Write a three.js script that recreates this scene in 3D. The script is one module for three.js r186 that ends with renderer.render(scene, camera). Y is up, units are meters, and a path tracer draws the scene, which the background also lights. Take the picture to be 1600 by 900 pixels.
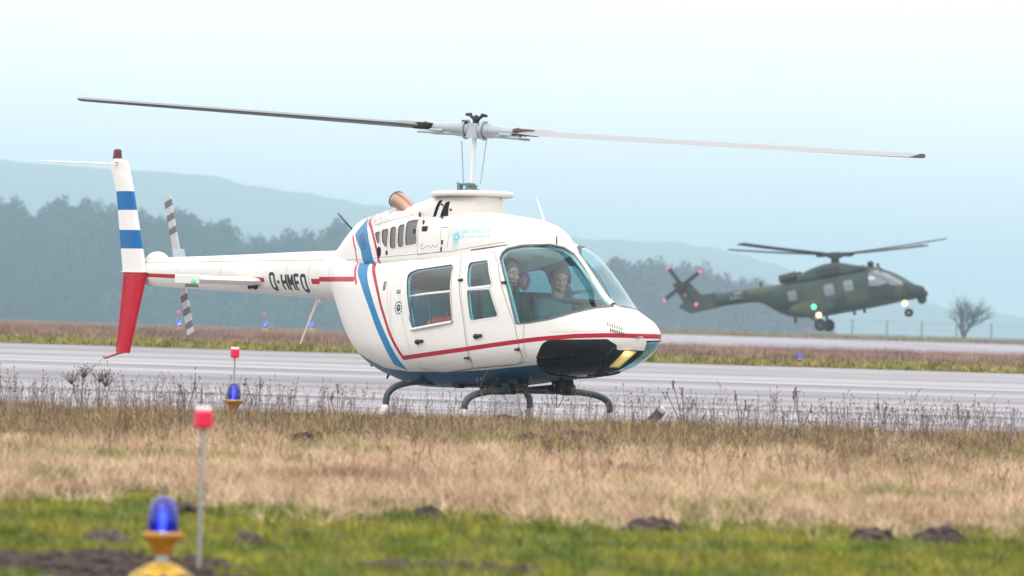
import * as THREE from 'three';
import { mergeGeometries, toCreasedNormals } from 'three/addons/utils/BufferGeometryUtils.js';
import { RoundedBoxGeometry } from 'three/addons/geometries/RoundedBoxGeometry.js';
import { ImprovedNoise } from 'three/addons/math/ImprovedNoise.js';

// ---------- camera, sky, sun, haze, exposure ----------
const scene = new THREE.Scene();
const camera = new THREE.PerspectiveCamera(7.356, 16 / 9, 1, 12000);
camera.position.set(0, 1.03, 0);
camera.rotation.set(Math.atan(45 / 7000), 0, 1.75 * Math.PI / 180, 'XYZ');
camera.focus = 45; camera.userData.fStop = 4.3;
camera.updateMatrixWorld();
const renderer = new THREE.WebGLRenderer({ antialias: true });
renderer.setSize(1024, 576);
renderer.toneMapping = THREE.LinearToneMapping;
renderer.toneMappingExposure = 1.40;
renderer.shadowMap.enabled = true;
const noise = new ImprovedNoise();
const nz = (x, y, z = 0.37) => noise.noise(x, y, z);
let seed = 20177;
const rnd = () => { seed = (seed * 1664525 + 1013904223) >>> 0; return seed / 4294967296; };
const rr = (a, b) => a + (b - a) * rnd();
{ // overcast sky: brighter towards the zenith, soft cloud mottling
  const W = 1024, Hh = 512, data = new Float32Array(W * Hh * 4);
  for (let j = 0; j < Hh; j++) for (let i = 0; i < W; i++) {
    const el = ((j + .5) / Hh - .5) * Math.PI, az = i / W * 2 * Math.PI, s = Math.max(0, Math.sin(el));
    const cx = Math.cos(az) * Math.cos(el), cz = Math.sin(az) * Math.cos(el), y = Math.max(.06, Math.sin(Math.abs(el)));
    const c = .5 * nz(cx / y * .8 + 7, cz / y * .8, 1.3) + .3 * nz(cx / y * 2.1, cz / y * 2.1, 4.4);
    const b = (.87 + .92 * Math.pow(s, .7)) * (1 + .07 * c), o = (j * W + i) * 4;
    data[o] = b * 1.07; data[o + 1] = b * 1.03; data[o + 2] = b * 1.04; data[o + 3] = 1;
  }
  const t = new THREE.DataTexture(data, W, Hh, THREE.RGBAFormat, THREE.FloatType);
  t.mapping = THREE.EquirectangularReflectionMapping; t.magFilter = THREE.LinearFilter; t.needsUpdate = true;
  scene.background = t; scene.environment = t;
}
const sun = new THREE.DirectionalLight(0xfff4e6, .5);
sun.position.set(-22, 60, 20); sun.target.position.set(0, 0, -45);
sun.castShadow = true; sun.shadow.radius = 40; sun.shadow.mapSize.set(2048, 2048);
Object.assign(sun.shadow.camera, { left: -60, right: 60, top: 60, bottom: -60, near: 1, far: 400 });
scene.add(sun, sun.target);
scene.fog = new THREE.FogExp2(new THREE.Color().setRGB(.60, .88, 1.0), .00043);

// ---------- helpers ----------
const counts = {};
function numbered(n) { const k = counts[n] = (counts[n] || 0) + 1; return k === 1 ? n : n + '_' + String(k - 1).padStart(3, '0'); }
const shade = (o) => { o.traverse((m) => { if (m.isMesh) { m.castShadow = true; m.receiveShadow = true; } }); return o; };
function part(name, geo, mat, parent, label) {
  const m = new THREE.Mesh(geo, mat); m.name = name; m.castShadow = m.receiveShadow = true;
  if (label) m.userData.label = label;
  parent.add(m); return m;
}
function parts(name, geos, mat, parent) { for (const g of geos) part(name, g, mat, parent); }
function thing(name, label, category, pos = [0, 0, 0], turn = 0, group) {
  const g = new THREE.Group(); g.name = numbered(name); g.position.set(...pos); g.rotation.y = turn;
  g.userData = { label, category }; if (group) g.userData.group = group;
  scene.add(g); return g;
}
function solo(name, geo, mat, data) {
  const m = new THREE.Mesh(geo, mat); m.name = numbered(name); m.castShadow = m.receiveShadow = true; m.userData = data; scene.add(m); return m;
}
function another(o, pos, turn, label) { const c = o.clone(); c.name = numbered(o.name.replace(/_\d{3}$/, '')); c.userData = { ...o.userData, label }; c.position.set(...pos); c.rotation.y = turn; scene.add(c); return c; }
const rgb = (r, g, b) => new THREE.Color().setRGB(r, g, b);
const std = (r, g, b, rough = .6, extra = {}) => new THREE.MeshStandardMaterial({ color: rgb(r, g, b), roughness: rough, side: THREE.DoubleSide, ...extra });
const V = (x, y, z) => new THREE.Vector3(x, y, z);
const box = (w, h, d, x, y, z, r = .01) => new RoundedBoxGeometry(w, h, d, 2, Math.min(r, w / 2.1, h / 2.1, d / 2.1)).translate(x, y, z);
const tube = (pts, r, seg = 24, rad = 10, closed = false) => new THREE.TubeGeometry(new THREE.CatmullRomCurve3(pts.map((p) => V(...p)), closed, 'centripetal'), seg, r, rad, closed);
function rod(a, b, r0, r1 = r0, n = 10) { // tapered rod from a to b
  const A = V(...a), B = V(...b), g = new THREE.CylinderGeometry(r1, r0, A.distanceTo(B), n, 1);
  g.applyQuaternion(new THREE.Quaternion().setFromUnitVectors(V(0, 1, 0), B.clone().sub(A).normalize())); const c = A.add(B).multiplyScalar(.5); return g.translate(c.x, c.y, c.z);
}
const ball = (r, x, y, z, sx = 1, sy = 1, sz = 1) => new THREE.SphereGeometry(r, 18, 12).scale(sx, sy, sz).translate(x, y, z);
const join = (list) => mergeGeometries(list.map((g) => { g = g.index ? g.toNonIndexed() : g; for (const k of Object.keys(g.attributes)) if (!['position', 'normal', 'uv'].includes(k)) g.deleteAttribute(k);
  if (!g.attributes.uv) g.setAttribute('uv', new THREE.BufferAttribute(new Float32Array(g.attributes.position.count * 2), 2)); return g; }));
function noiseTex(size, fn, srgb = false) {
  const d = new Uint8Array(size * size * 4);
  for (let j = 0; j < size; j++) for (let i = 0; i < size; i++) { const c = fn(i / size, j / size), o = (j * size + i) * 4; d[o] = c[0]; d[o + 1] = c[1]; d[o + 2] = c[2]; d[o + 3] = 255; }
  const t = new THREE.DataTexture(d, size, size); t.wrapS = t.wrapT = THREE.RepeatWrapping; t.magFilter = THREE.LinearFilter; t.minFilter = THREE.LinearMipmapLinearFilter; t.generateMipmaps = true;
  if (srgb) t.colorSpace = THREE.SRGBColorSpace; t.needsUpdate = true; return t;
}
const clamp = (x, a = 0, b = 1) => Math.max(a, Math.min(b, x));
const sstep = (a, b, x) => { const t = clamp((x - a) / (b - a)); return t * t * (3 - 2 * t); };
function curve1(T, x) { // piecewise smooth interpolation of [x, value] pairs
  if (x <= T[0][0]) return T[0][1]; for (let i = 1; i < T.length; i++) if (x <= T[i][0]) { const t = (x - T[i - 1][0]) / (T[i][0] - T[i - 1][0]); return T[i - 1][1] + (T[i][1] - T[i - 1][1]) * (t * t * (3 - 2 * t)); } return T[T.length - 1][1];
}

// ---------- ground, apron, runway, hills ----------
const TREETOP = [[-175, 27], [-160, 30], [-132, 31.5], [-120, 32], [-111, 29], [-100, 29], [-92, 28], [-85, 26], [-78, 22], [-70, 24], [-60, 25], [-50, 27], [-40, 25], [-25, 22], [-10, 20], [10, 18], [34, 17.5], [44, 18.5], [52, 17.5], [66, 15], [76, 13], [84, 7], [95, 1], [120, -6], [170, -8]]; // at 1300 m, above the lens
function ground(x, d) {
  let g = curve1([[-40, .05], [10, .08], [15.4, .10], [20, .115], [26, .15], [30.5, .195], [33.2, .205], [34.6, .06], [36, -.12], [121.4, -.12], [122.6, -.07], [150, -.05], [186, -.06], [192, -.12], [420, -.12]], d);
  if (d > 8 && d < 35) g += .022 * nz(x * .7, d * .5) + .014 * nz(x * 2.3, d * 2.1);
  const side = sstep(-6, 0, x - d * .004), from = 290 + side * 285;
  g -= 13 * sstep(from, from + 260, d);
  if (d > 1150) { const X = x / d * 1300; g += sstep(1180, 1330, d) * Math.max(0, curve1(TREETOP, X) - 18 + 13) * (1 - .5 * sstep(1500, 2600, d)); }
  return g;
}
function sheet(rows, cols, fn) { // grid of points (i over rows, j over cols)
  const pos = [], idx = [], col = [], uv = [];
  for (let i = 0; i < rows; i++) for (let j = 0; j < cols; j++) { const p = fn(i, j); pos.push(p[0], p[1], p[2]); uv.push(p[0], -p[2]); if (p[3]) col.push(...p[3]); }
  for (let i = 0; i < rows - 1; i++) for (let j = 0; j < cols - 1; j++) { const a = i * cols + j; idx.push(a, a + 1, a + cols, a + 1, a + cols + 1, a + cols); }
  const g = new THREE.BufferGeometry(); g.setAttribute('position', new THREE.Float32BufferAttribute(pos, 3)); g.setAttribute('uv', new THREE.Float32BufferAttribute(uv, 2));
  if (col.length) g.setAttribute('color', new THREE.Float32BufferAttribute(col, 3)); g.setIndex(idx); g.computeVertexNormals(); return g;
}
const soilAt = (x, d) => { // bare earth by the near lamp
  const e = Math.hypot((x + 1.36) / .54, (d - 16.0) / .8) + .35 * nz(x * 3, d * 2) + .2 * nz(x * 8, d * 6), e2 = Math.hypot((x + .2) / .5, (d - 16.2) / .5) + .45 * nz(x * 4 + 3, d * 3);
  return Math.max(1 - sstep(.75, 1.05, e), .7 * (1 - sstep(.6, 1, e2)), 1 - sstep(0, .35, Math.hypot((x + 1.18) / .5, (d - 15.2) / .7) - .6));
};
{
  const D = []; for (let d = -60; d < 12; d += 4) D.push(d); for (let d = 12; d < 37; d += .14) D.push(d); for (let d = 37; d < 121; d += 6) D.push(d); for (let d = 121; d < 192; d += 1) D.push(d);
  for (let d = 192; d < 600; d += 12) D.push(d); for (let d = 600; d < 9000; d *= 1.035) D.push(d);
  const NC = 181, soil = [.055, .04, .035], green = [.10, .105, .03], straw = [.28, .21, .12], olive = [.20, .155, .08];
  const mix = (a, b, t) => a.map((v, k) => v + (b[k] - v) * t);
  const g = sheet(D.length, NC, (i, j) => {
    const d = D[i], t = j / (NC - 1) * 2 - 1, hw = 14 + Math.max(0, d) * .5, x = hw * (.16 * t + .84 * t * t * t);
    let c = mix(green, straw, sstep(20, 23, d + nz(x, d) * 2)); c = mix(c, olive, sstep(26, 29, d)); c = mix(c, soil, soilAt(x, d));
    if (d > 36) c = mix([.10, .095, .035], [.13, .09, .06], sstep(135, 155, d));
    if (d > 1000) c = [.05, .06, .035];
    const k = 1 + .35 * nz(x * 1.3, d * 1.1, 2) + .3 * nz(x * 6, d * 5, 5);
    return [x, ground(x, d), -d, c.map((v) => v * k)];
  });
  const tex = noiseTex(256, (u, v) => { const a = 190 + 60 * nz(u * 16, v * 16, .5) + 50 * nz(u * 64, v * 64, 3); return [a, a, a]; });
  const m = solo('ground', g, new THREE.MeshStandardMaterial({ vertexColors: true, roughness: 1, map: tex, bumpMap: tex, bumpScale: .02, side: THREE.DoubleSide }), { kind: 'structure', label: 'rough airfield ground under the grass' });
  m.material.map.repeat.set(1, 1);
}
function streakTex(W, Hh, base, amp, seedz) { // worn paving: long streaks along the direction of travel, stains, joints
  const cv = document.createElement('canvas'); cv.width = W; cv.height = Hh; const c = cv.getContext('2d'), im = c.createImageData(W, Hh);
  for (let j = 0; j < Hh; j++) { const band = nz(3.3, j / Hh * 26, seedz) * .6 + nz(8.1, j / Hh * 70, seedz) * .4;
    for (let i = 0; i < W; i++) { const s = band + .5 * nz(i / W * 9, j / Hh * 40, seedz + 2) + .35 * nz(i / W * 60, j / Hh * 90, seedz + 5) + .2 * (rnd() - .5), o = (j * W + i) * 4;
      const joint = (j % Math.round(Hh / 17) < 1 || i % Math.round(W / 14) < 2) ? .82 : 1;
      for (let k = 0; k < 3; k++) im.data[o + k] = clamp((base[k] + amp * s) * joint, 0, 255); im.data[o + 3] = 255; } }
  c.putImageData(im, 0, 0);
  for (let k = 0; k < 46; k++) { const y = rr(0, Hh), x = rr(0, W), l = rr(W * .05, W * .5); c.strokeStyle = `rgba(${k % 3 ? '40,40,44' : '225,225,230'},${rr(.08, .3)})`; c.lineWidth = rr(1, 4); c.beginPath(); c.moveTo(x, y); c.bezierCurveTo(x + l * .3, y + rr(-6, 6), x + l * .6, y + rr(-6, 6), x + l, y + rr(-8, 8)); c.stroke(); } // tyre marks, tar seams
  for (let k = 0; k < 60; k++) { c.fillStyle = `rgba(${k % 2 ? '60,58,60' : '205,205,212'},${rr(.05, .2)})`; c.beginPath(); c.ellipse(rr(0, W), rr(0, Hh), rr(6, 60), rr(2, 14), 0, 0, 7); c.fill(); } // patches, damp spots
  const t = new THREE.CanvasTexture(cv); t.colorSpace = THREE.SRGBColorSpace; t.wrapS = t.wrapT = THREE.RepeatWrapping; t.anisotropy = 16; return t;
}
{
  const flat = (x0, x1, d0, d1, y) => { const g = new THREE.PlaneGeometry(x1 - x0, d1 - d0, 1, 1).rotateX(-Math.PI / 2).translate((x0 + x1) / 2, y, -(d0 + d1) / 2); return g; };
  const t = streakTex(1024, 1024, [122, 120, 123], 52, 1.7);
  solo('apron', flat(-120, 120, 34.9, 121.5, -.1), new THREE.MeshStandardMaterial({ map: t, roughness: .66, side: THREE.DoubleSide }), { kind: 'structure', label: 'pale grey damp taxiway paving under the white helicopter' });
  const t2 = streakTex(512, 512, [128, 122, 130], 26, 9.2);
  solo('runway', flat(-3, 420, 190, 405, -.1), new THREE.MeshStandardMaterial({ map: t2, roughness: .7, side: THREE.DoubleSide }), { kind: 'structure', label: 'pale distant runway strip under the green helicopter' });
}
{ // far wooded hills
  const TOP = [[-900, 110], [-640, 138], [-520, 134], [-426, 129], [-372, 126], [-324, 125], [-282, 122], [-240, 114], [-198, 110], [-162, 104], [-126, 99], [-96, 92], [-40, 84], [0, 79], [42, 76], [78, 75], [120, 73.5], [156, 74], [180, 70], [210, 65], [240, 59], [270, 49], [330, 37], [372, 28], [426, 18], [520, 10], [900, 6]];
  const rows = 34, cols = 260;
  const g = sheet(rows, cols, (i, j) => { const x = -900 + 1800 * j / (cols - 1), d = 3300 + 1500 * i / (rows - 1), t = i / (rows - 1);
    const prof = t < .6 ? sstep(0, 1, t / .6) : 1 - .4 * sstep(.6, 1, t);
    const y = -14 + (curve1(TOP, x * 4200 / d) + 14 + 1.03) * prof + (2.2 * nz(x / 24, d / 30) + 1.2 * nz(x / 8, d / 12)) * prof; return [x, y, -d]; });
  solo('hills', g, std(.05, .06, .045, 1), { kind: 'structure', label: 'long pale blue wooded ridge behind the airfield' });
}

// ---------- lofted bodies ----------
const ST = [ // x, top, bottom, widest y, half width, exponent above, exponent below
[-2.32,1.666,1.150,1.408,.256,2,2],[-2.12,1.664,1.12,1.40,.275,2,2],[-1.95,1.66,.93,1.38,.335,2.05,2.1],[-1.75,1.65,.69,1.33,.41,2.1,2.2],
[-1.5,1.64,.52,1.25,.49,2.3,2.4],[-1.2,1.63,.42,1.17,.555,2.5,2.6],[-.9,1.63,.36,1.1,.605,2.7,2.8],[-.5,1.65,.30,1.02,.645,2.9,3],
[0,1.69,.305,.97,.66,3,3.1],[.6,1.74,.335,.96,.665,3,3.1],[1.1,1.785,.385,.95,.66,2.9,3.1],[1.4,1.79,.415,.94,.645,2.7,3],[1.65,1.735,.44,.93,.625,2.5,2.8],
[1.85,1.60,.45,.92,.60,2.4,2.6],[2.05,1.43,.47,.91,.555,2.35,2.5],[2.25,1.255,.495,.90,.50,2.3,2.4],[2.42,1.165,.53,.89,.44,2.3,2.3],[2.58,1.115,.58,.885,.375,2.25,2.2],
[2.74,1.065,.65,.88,.30,2.1,2.1],[2.87,.99,.74,.878,.19,2,2],[2.92,.878,.878,.878,.0,2,2]];
function spl(T,s){const n=T.length-1;s=Math.max(0,Math.min(n-1e-6,s));const i=Math.floor(s),u=s-i,g=k=>T[Math.max(0,Math.min(n,k))];
 const a=g(i-1),b=g(i),c=g(i+1),d=g(i+2);return b.map((_,k)=>{const m0=(c[k]-a[k])/2,m1=(d[k]-b[k])/2,u2=u*u,u3=u2*u;
 return (2*u3-3*u2+1)*b[k]+(u3-2*u2+u)*m0+(-2*u3+3*u2)*c[k]+(u3-u2)*m1;});}
// a point of a closed section: s station, angle 0 (top) .. pi (bottom) on the +z side, negative on the -z side
function sect(T,s,a){const [x,top,bot,mid,w,nt,nb]=spl(T,s),c=Math.cos(a),sn=Math.sin(a),n=c>0?nt:nb,h=c>0?top-mid:mid-bot,
 r=Math.pow(Math.pow(Math.abs(c),n)+Math.pow(Math.abs(sn),n),-1/n);return [x,mid+h*c*r,Math.max(0,w)*sn*r];}
const CW=[[-2.36,1.664,1.40,1.50,.10,2,2],[-2.2,1.74,1.40,1.52,.16,2,2],[-2.055,1.855,1.4,1.53,.20,2,2],[-1.907,1.95,1.4,1.54,.25,2,2],[-1.77,2.01,1.4,1.55,.29,2.1,2],[-1.38,2.075,1.4,1.56,.39,2.4,2],[-1.1,2.115,1.4,1.57,.435,2.7,2],[-.8,2.13,1.4,1.58,.455,3,2],
[-.3,2.12,1.4,1.6,.465,3,2],[.2,2.08,1.4,1.62,.46,3,2],[.6,2.04,1.45,1.65,.44,2.8,2],[.9,2.015,1.5,1.67,.41,2.6,2],[1.15,1.975,1.55,1.69,.37,2.4,2],[1.32,1.915,1.6,1.70,.31,2.2,2],[1.44,1.83,1.62,1.71,.22,2,2],[1.52,1.75,1.72,1.73,.0,2,2]];
const MF=[[-.98,2.07,1.8,1.95,.12,3,2],[-.85,2.10,1.8,1.95,.28,3.5,2],[-.7,2.135,1.8,1.95,.335,4,2],[-.45,2.185,1.8,1.95,.365,4.5,2],[-.2,2.228,1.8,1.95,.375,5,2],[0,2.242,1.8,1.95,.37,5,2],[.13,2.244,1.8,1.95,.33,4.5,2],[.22,2.242,1.8,1.95,.26,4,2],[.29,2.235,1.8,1.95,.16,4,2],[.32,2.2,1.8,1.95,0,3,2]];
const PSI = 53.5 * Math.PI / 180, CA = Math.cos(PSI), SA = Math.sin(PSI), LIFT = .1; // bodies below are in metres above the apron after the lift
function loftTris(T, ns, np, s0 = 0, s1 = T.length - 1) { // triangles whose corners carry p, n
  const P = []; for (let i = 0; i <= ns; i++) { const row = []; for (let j = 0; j <= np; j++) row.push(sect(T, s0 + (s1 - s0) * i / ns, -Math.PI + 2 * Math.PI * j / np)); P.push(row); }
  const N = P.map((row, i) => row.map((p, j) => { const a = P[Math.min(ns, i + 1)][j], b = P[Math.max(0, i - 1)][j], c = P[i][j === np ? 1 : j + 1], d = P[i][j === 0 ? np - 1 : j - 1];
    const u = [a[0] - b[0], a[1] - b[1], a[2] - b[2]], v = [c[0] - d[0], c[1] - d[1], c[2] - d[2]]; let n = [u[1] * v[2] - u[2] * v[1], u[2] * v[0] - u[0] * v[2], u[0] * v[1] - u[1] * v[0]];
    const l = Math.hypot(...n); if (l < 1e-9) return [i > ns / 2 ? 1 : -1, 0, 0]; n = n.map((q) => q / l); const m = spl(T, s0 + (s1 - s0) * i / ns)[3]; return n[2] * p[2] + n[1] * (p[1] - m) < 0 ? n.map((q) => -q) : n; }));
  const tris = [], vx = (i, j) => ({ p: P[i][j], n: N[i][j] });
  for (let i = 0; i < ns; i++) for (let j = 0; j < np; j++) { const a = vx(i, j), b = vx(i + 1, j), c = vx(i + 1, j + 1), d = vx(i, j + 1); tris.push([a, c, b], [a, d, c]); }
  return tris;
}
function cut(tris, f) { // [where f < 0, where f >= 0]; triangles across the line are split
  const inn = [], out = [], mixv = (a, b, t) => ({ p: a.p.map((v, k) => v + (b.p[k] - v) * t), n: a.n.map((v, k) => v + (b.n[k] - v) * t) });
  for (const tr of tris) {
    const v = tr.map((q) => f(q.p, q.n)), k = v.map((q) => q < 0);
    if (k[0] && k[1] && k[2]) { inn.push(tr); continue; } if (!k[0] && !k[1] && !k[2]) { out.push(tr); continue; }
    const a = [], b = [];
    for (let i = 0; i < 3; i++) { const j = (i + 1) % 3; (k[i] ? a : b).push(tr[i]); if (k[i] !== k[j]) { const m = mixv(tr[i], tr[j], v[i] / (v[i] - v[j])); a.push(m); b.push(m); } }
    for (const [poly, to] of [[a, inn], [b, out]]) for (let i = 1; i + 1 < poly.length; i++) to.push([poly[0], poly[i], poly[i + 1]]);
  }
  return [inn, out];
}
function sdPoly(P, x, y) { // signed distance to a polygon
  let d = 1e9, s = 1;
  for (let i = 0, j = P.length - 1; i < P.length; j = i++) { const ex = P[j][0] - P[i][0], ey = P[j][1] - P[i][1], wx = x - P[i][0], wy = y - P[i][1], t = clamp((wx * ex + wy * ey) / (ex * ex + ey * ey)), bx = wx - ex * t, by = wy - ey * t;
    d = Math.min(d, bx * bx + by * by); const c1 = y >= P[i][1], c2 = y < P[j][1], c3 = ex * wy > ey * wx; if ((c1 && c2 && c3) || (!c1 && !c2 && !c3)) s = -s; }
  return s * Math.sqrt(d);
}
const bounds = (P) => [Math.min(...P.map((p) => p[0])) - .25, Math.max(...P.map((p) => p[0])) + .25, Math.min(...P.map((p) => p[1])) - .25, Math.max(...P.map((p) => p[1])) + .25];
// outlines: on one flank (side view), or seen obliquely from ahead of one flank
const flank = (P, sg = 1, r = 0) => { const B = bounds(P); return (p) => (p[2] * sg <= 0 || p[0] < B[0] || p[0] > B[1] || p[1] < B[2] || p[1] > B[3]) ? .25 : sdPoly(P, p[0], p[1]) - r; };
const oblique = (P, sg = 1, r = 0) => { const B = bounds(P); return (p, n) => { const a = p[0] * CA - p[2] * sg * SA; return (n[0] * SA + n[2] * sg * CA < -.12 || a < B[0] || a > B[1] || p[1] < B[2] || p[1] > B[3]) ? .25 : sdPoly(P, a, p[1]) - r; }; };
function meshOf(tris, { off = 0, uv = null, flip = false } = {}) {
  const n = tris.length * 3, pos = new Float32Array(n * 3), nor = new Float32Array(n * 3), uvs = new Float32Array(n * 2); let k = 0;
  for (const t of tris) { const zc = t[0].p[2] + t[1].p[2] + t[2].p[2];
    for (let q = 0; q < 3; q++) { const { p, n: m } = t[flip ? 2 - q : q], l = Math.hypot(...m) || 1; for (let c = 0; c < 3; c++) { pos[k * 3 + c] = p[c] + m[c] / l * off + (c === 1 ? LIFT : 0); nor[k * 3 + c] = flip ? -m[c] / l : m[c] / l; }
      const w = uv ? uv(p, zc) : [p[0], p[1]]; uvs[k * 2] = w[0]; uvs[k * 2 + 1] = w[1]; k++; } }
  const g = new THREE.BufferGeometry(); g.setAttribute('position', new THREE.BufferAttribute(pos, 3)); g.setAttribute('normal', new THREE.BufferAttribute(nor, 3)); g.setAttribute('uv', new THREE.BufferAttribute(uvs, 2)); return g;
}
const up = (g) => g.translate(0, LIFT, 0);

// ---------- paint on the white helicopter ----------
const NAVY = '#145580', BLUE = '#0a7fb6', RED = '#b80a28', WHITE = '#f3efe7', TEAL = '#7fd0d8';
function paintTex(x0, x1, y0, y1, W, draw) { // both flanks in one image: lettered flank above, plain flank below
  const Hh = Math.round(W * (y1 - y0) / (x1 - x0)), cv = document.createElement('canvas'); cv.width = W; cv.height = 2 * Hh; const c = cv.getContext('2d');
  for (const half of [0, 1]) {
    c.save(); c.beginPath(); c.rect(0, half * Hh, W, Hh); c.clip(); c.fillStyle = WHITE; c.fillRect(0, half * Hh, W, Hh);
    const X = (x) => (x - x0) / (x1 - x0) * W, Y = (y) => half * Hh + (1 - (y - y0) / (y1 - y0)) * Hh, S = W / (x1 - x0);
    const poly = (pts, col) => { c.fillStyle = col; c.beginPath(); pts.forEach((p, i) => c[i ? 'lineTo' : 'moveTo'](X(p[0]), Y(p[1]))); c.closePath(); c.fill(); };
    const line = (pts, w, col, join = 'miter') => { c.strokeStyle = col; c.lineWidth = w * S; c.lineJoin = join; c.beginPath(); pts.forEach((p, i) => c[i ? 'lineTo' : 'moveTo'](X(p[0]), Y(p[1]))); c.stroke(); };
    draw({ c, X, Y, S, poly, line, lettered: half === 0 });
    // rain streaks and grime, faint
    for (let i = 0; i < 420; i++) { const x = rr(0, W), y = half * Hh + rr(0, Hh), l = rr(6, 60); c.fillStyle = `rgba(100,85,70,${rr(.015, .07)})`; c.fillRect(x, y, rr(1, 3), l); }
    for (let i = 0; i < 160; i++) { c.fillStyle = `rgba(80,70,60,${rr(.08, .3)})`; c.fillRect(rr(0, W), half * Hh + rr(0, Hh), 1.5, 1.5); }
    c.restore();
  }
  const t = new THREE.CanvasTexture(cv); t.colorSpace = THREE.SRGBColorSpace; t.anisotropy = 8;
  return { tex: t, uv: (p, zc) => { const v = (clamp((p[1] - y0) / (y1 - y0), .002, .998)) / 2; return [clamp((p[0] - x0) / (x1 - x0), .001, .999), zc >= 0 ? .5 + v : v]; } };
}
const spline = (pts, n = 8) => new THREE.CatmullRomCurve3(pts.map((p) => V(p[0], p[1], 0))).getPoints(pts.length * n).map((p) => [p.x, p.y]);
const blueL = spline([[-1.385, 1.535], [-1.28, 1.44], [-1.1, 1.314], [-.95, 1.17], [-.83, 1.027], [-.70, .86], [-.585, .72], [-.45, .51]]), blueR = spline([[-1.17, 1.535], [-1.06, 1.44], [-.865, 1.246], [-.75, 1.10], [-.655, .98], [-.455, .74], [-.355, .60], [-.24, .46]]);
const hull = paintTex(-2.4, 2.96, .2, 1.84, 2048, ({ c, X, Y, S, poly, line, lettered }) => {
  // belly
  poly([[-1.75, .2], [-1.75, .66], [-1.26, .585], [-.75, .475], [-.21, .45], [.49, .467], [1.1, .505], [1.84, .575], [1.9, .66], [2.05, .795], [2.74, .818], [2.76, .80], [2.76, .74], [2.96, .74], [2.96, .2]], NAVY); poly([[1.87, .2], [1.87, .64], [2.05, .795], [2.74, .818], [2.76, .80], [2.76, .745], [2.96, .745], [2.96, .2]], '#0b1a2a'); if (!lettered) poly([[2.0, .2], [2.05, .80], [2.74, .83], [2.96, .845], [2.96, .2]], '#0b1a2a');
  poly([...blueL, ...blueR.slice().reverse()], BLUE); poly([[-1.7, .64], [-1.26, .583], [-.75, .475], [-.55, .46], [-.6, .40], [-1.7, .40]], '#155a8c');
  line(spline([[-1.09, 1.55], [-.98, 1.48], [-.809, 1.355], [-.70, 1.23], [-.62, 1.10], [-.53, .965], [-.431, .815], [-.235, .585]]).concat([[.919, .705], [1.95, .823], [2.39, .865], [2.7, .882], [2.96, .885]]), .042, RED);
  line([[-1.43, 1.56], [-1.40, 1.50], [-1.30, 1.41], [-1.2, 1.314]], .035, '#d8204a');
  line([[-2.4, 1.36], [-1.28, 1.365]], .05, RED);
  // seams and fasteners
  const g = 'rgba(96,88,82,.8)';
  line([[.0, .50], [.36, .452], [1.0, .52], [1.55, .565], [1.70, .60], [1.72, .72]], .006, g, 'round'); line([[-1.95, 1.64], [-1.95, .95]], .005, g); line([[-2.1, 1.64], [-2.1, 1.1]], .005, g);
  line([[-.45, 1.42], [-.42, .9], [-.2, .62]], .005, 'rgba(120,112,105,.3)'); line([[2.0, 1.02], [2.4, 1.125], [2.8, 1.0]], .004, 'rgba(120,112,105,.25)');
  for (let i = 0; i < 26; i++) { c.fillStyle = 'rgba(120,110,100,.6)'; c.fillRect(X(-2.08 + .0 * i), Y(1.64 - i * .02), 2, 2); c.fillRect(X(-.4 + .008 * i), Y(1.45 - i * .02), 2, 2); c.fillRect(X(-2.2 + i * .012), Y(1.19 + .012 * Math.sin(i)), 2, 2); }
  for (const L of [[[-1.5, .72], [-.3, .52], [1.6, .66]], [[.05, 1.64], [1.1, 1.70]], [[-1.9, 1.2], [-1.2, 1.0], [-.9, .6]], [[-.62, 1.58], [-.46, 1.2], [-.36, .7]], [[1.74, .66], [1.76, .95]], [[1.8, .98], [2.3, 1.06], [2.6, 1.07]], [[2.1, .9], [2.8, .93]]]) { const q = spline(L, 30); for (let i = 0; i < q.length; i += 2) { c.fillStyle = 'rgba(105,95,88,.55)'; c.fillRect(X(q[i][0]), Y(q[i][1]), 3, 3); } } // rivet rows
  for (const L of [[[-1.6, 1.0], [-1.55, .64]], [[-.62, 1.6], [-.36, .66]], [[1.76, .64], [1.78, .98]]]) line(L, .004, 'rgba(96,88,82,.75)');
  { const gd = c.createLinearGradient(0, Y(.75), 0, Y(.42)); gd.addColorStop(0, 'rgba(95,80,60,0)'); gd.addColorStop(1, 'rgba(80,70,55,.30)'); c.fillStyle = gd; c.fillRect(X(-1.8), Y(.75), X(1.9) - X(-1.8), Y(.42) - Y(.75)); } // splashed mud along the belly
  if (lettered) {
    // round emblem
    c.save(); c.translate(X(-.287), Y(1.085)); c.fillStyle = '#f7f5f0'; c.beginPath(); c.arc(0, 0, .075 * S, 0, 7); c.fill(); c.fillStyle = '#20242c'; c.beginPath(); c.arc(0, 0, .036 * S, 0, 7); c.fill();
    c.strokeStyle = '#30343a'; c.lineWidth = .02 * S; c.setLineDash([.017 * S, .012 * S]); c.beginPath(); c.arc(0, 0, .06 * S, 0, 7); c.stroke(); c.setLineDash([]); c.strokeStyle = '#cfd4d8'; c.lineWidth = .006 * S; c.beginPath(); c.moveTo(-.02 * S, .012 * S); c.lineTo(0, -.022 * S); c.lineTo(.02 * S, .012 * S); c.moveTo(-.018 * S, -.004 * S); c.lineTo(.018 * S, -.004 * S); c.stroke(); c.restore();
    poly([[-.35, 1.262], [-.275, 1.266], [-.27, 1.23], [-.345, 1.226]], '#1f7a4c'); c.fillStyle = '#e8f4ea'; c.fillRect(X(-.335), Y(1.252), .012 * S, .016 * S); c.fillRect(X(-.312), Y(1.256), .024 * S, .008 * S);
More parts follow.
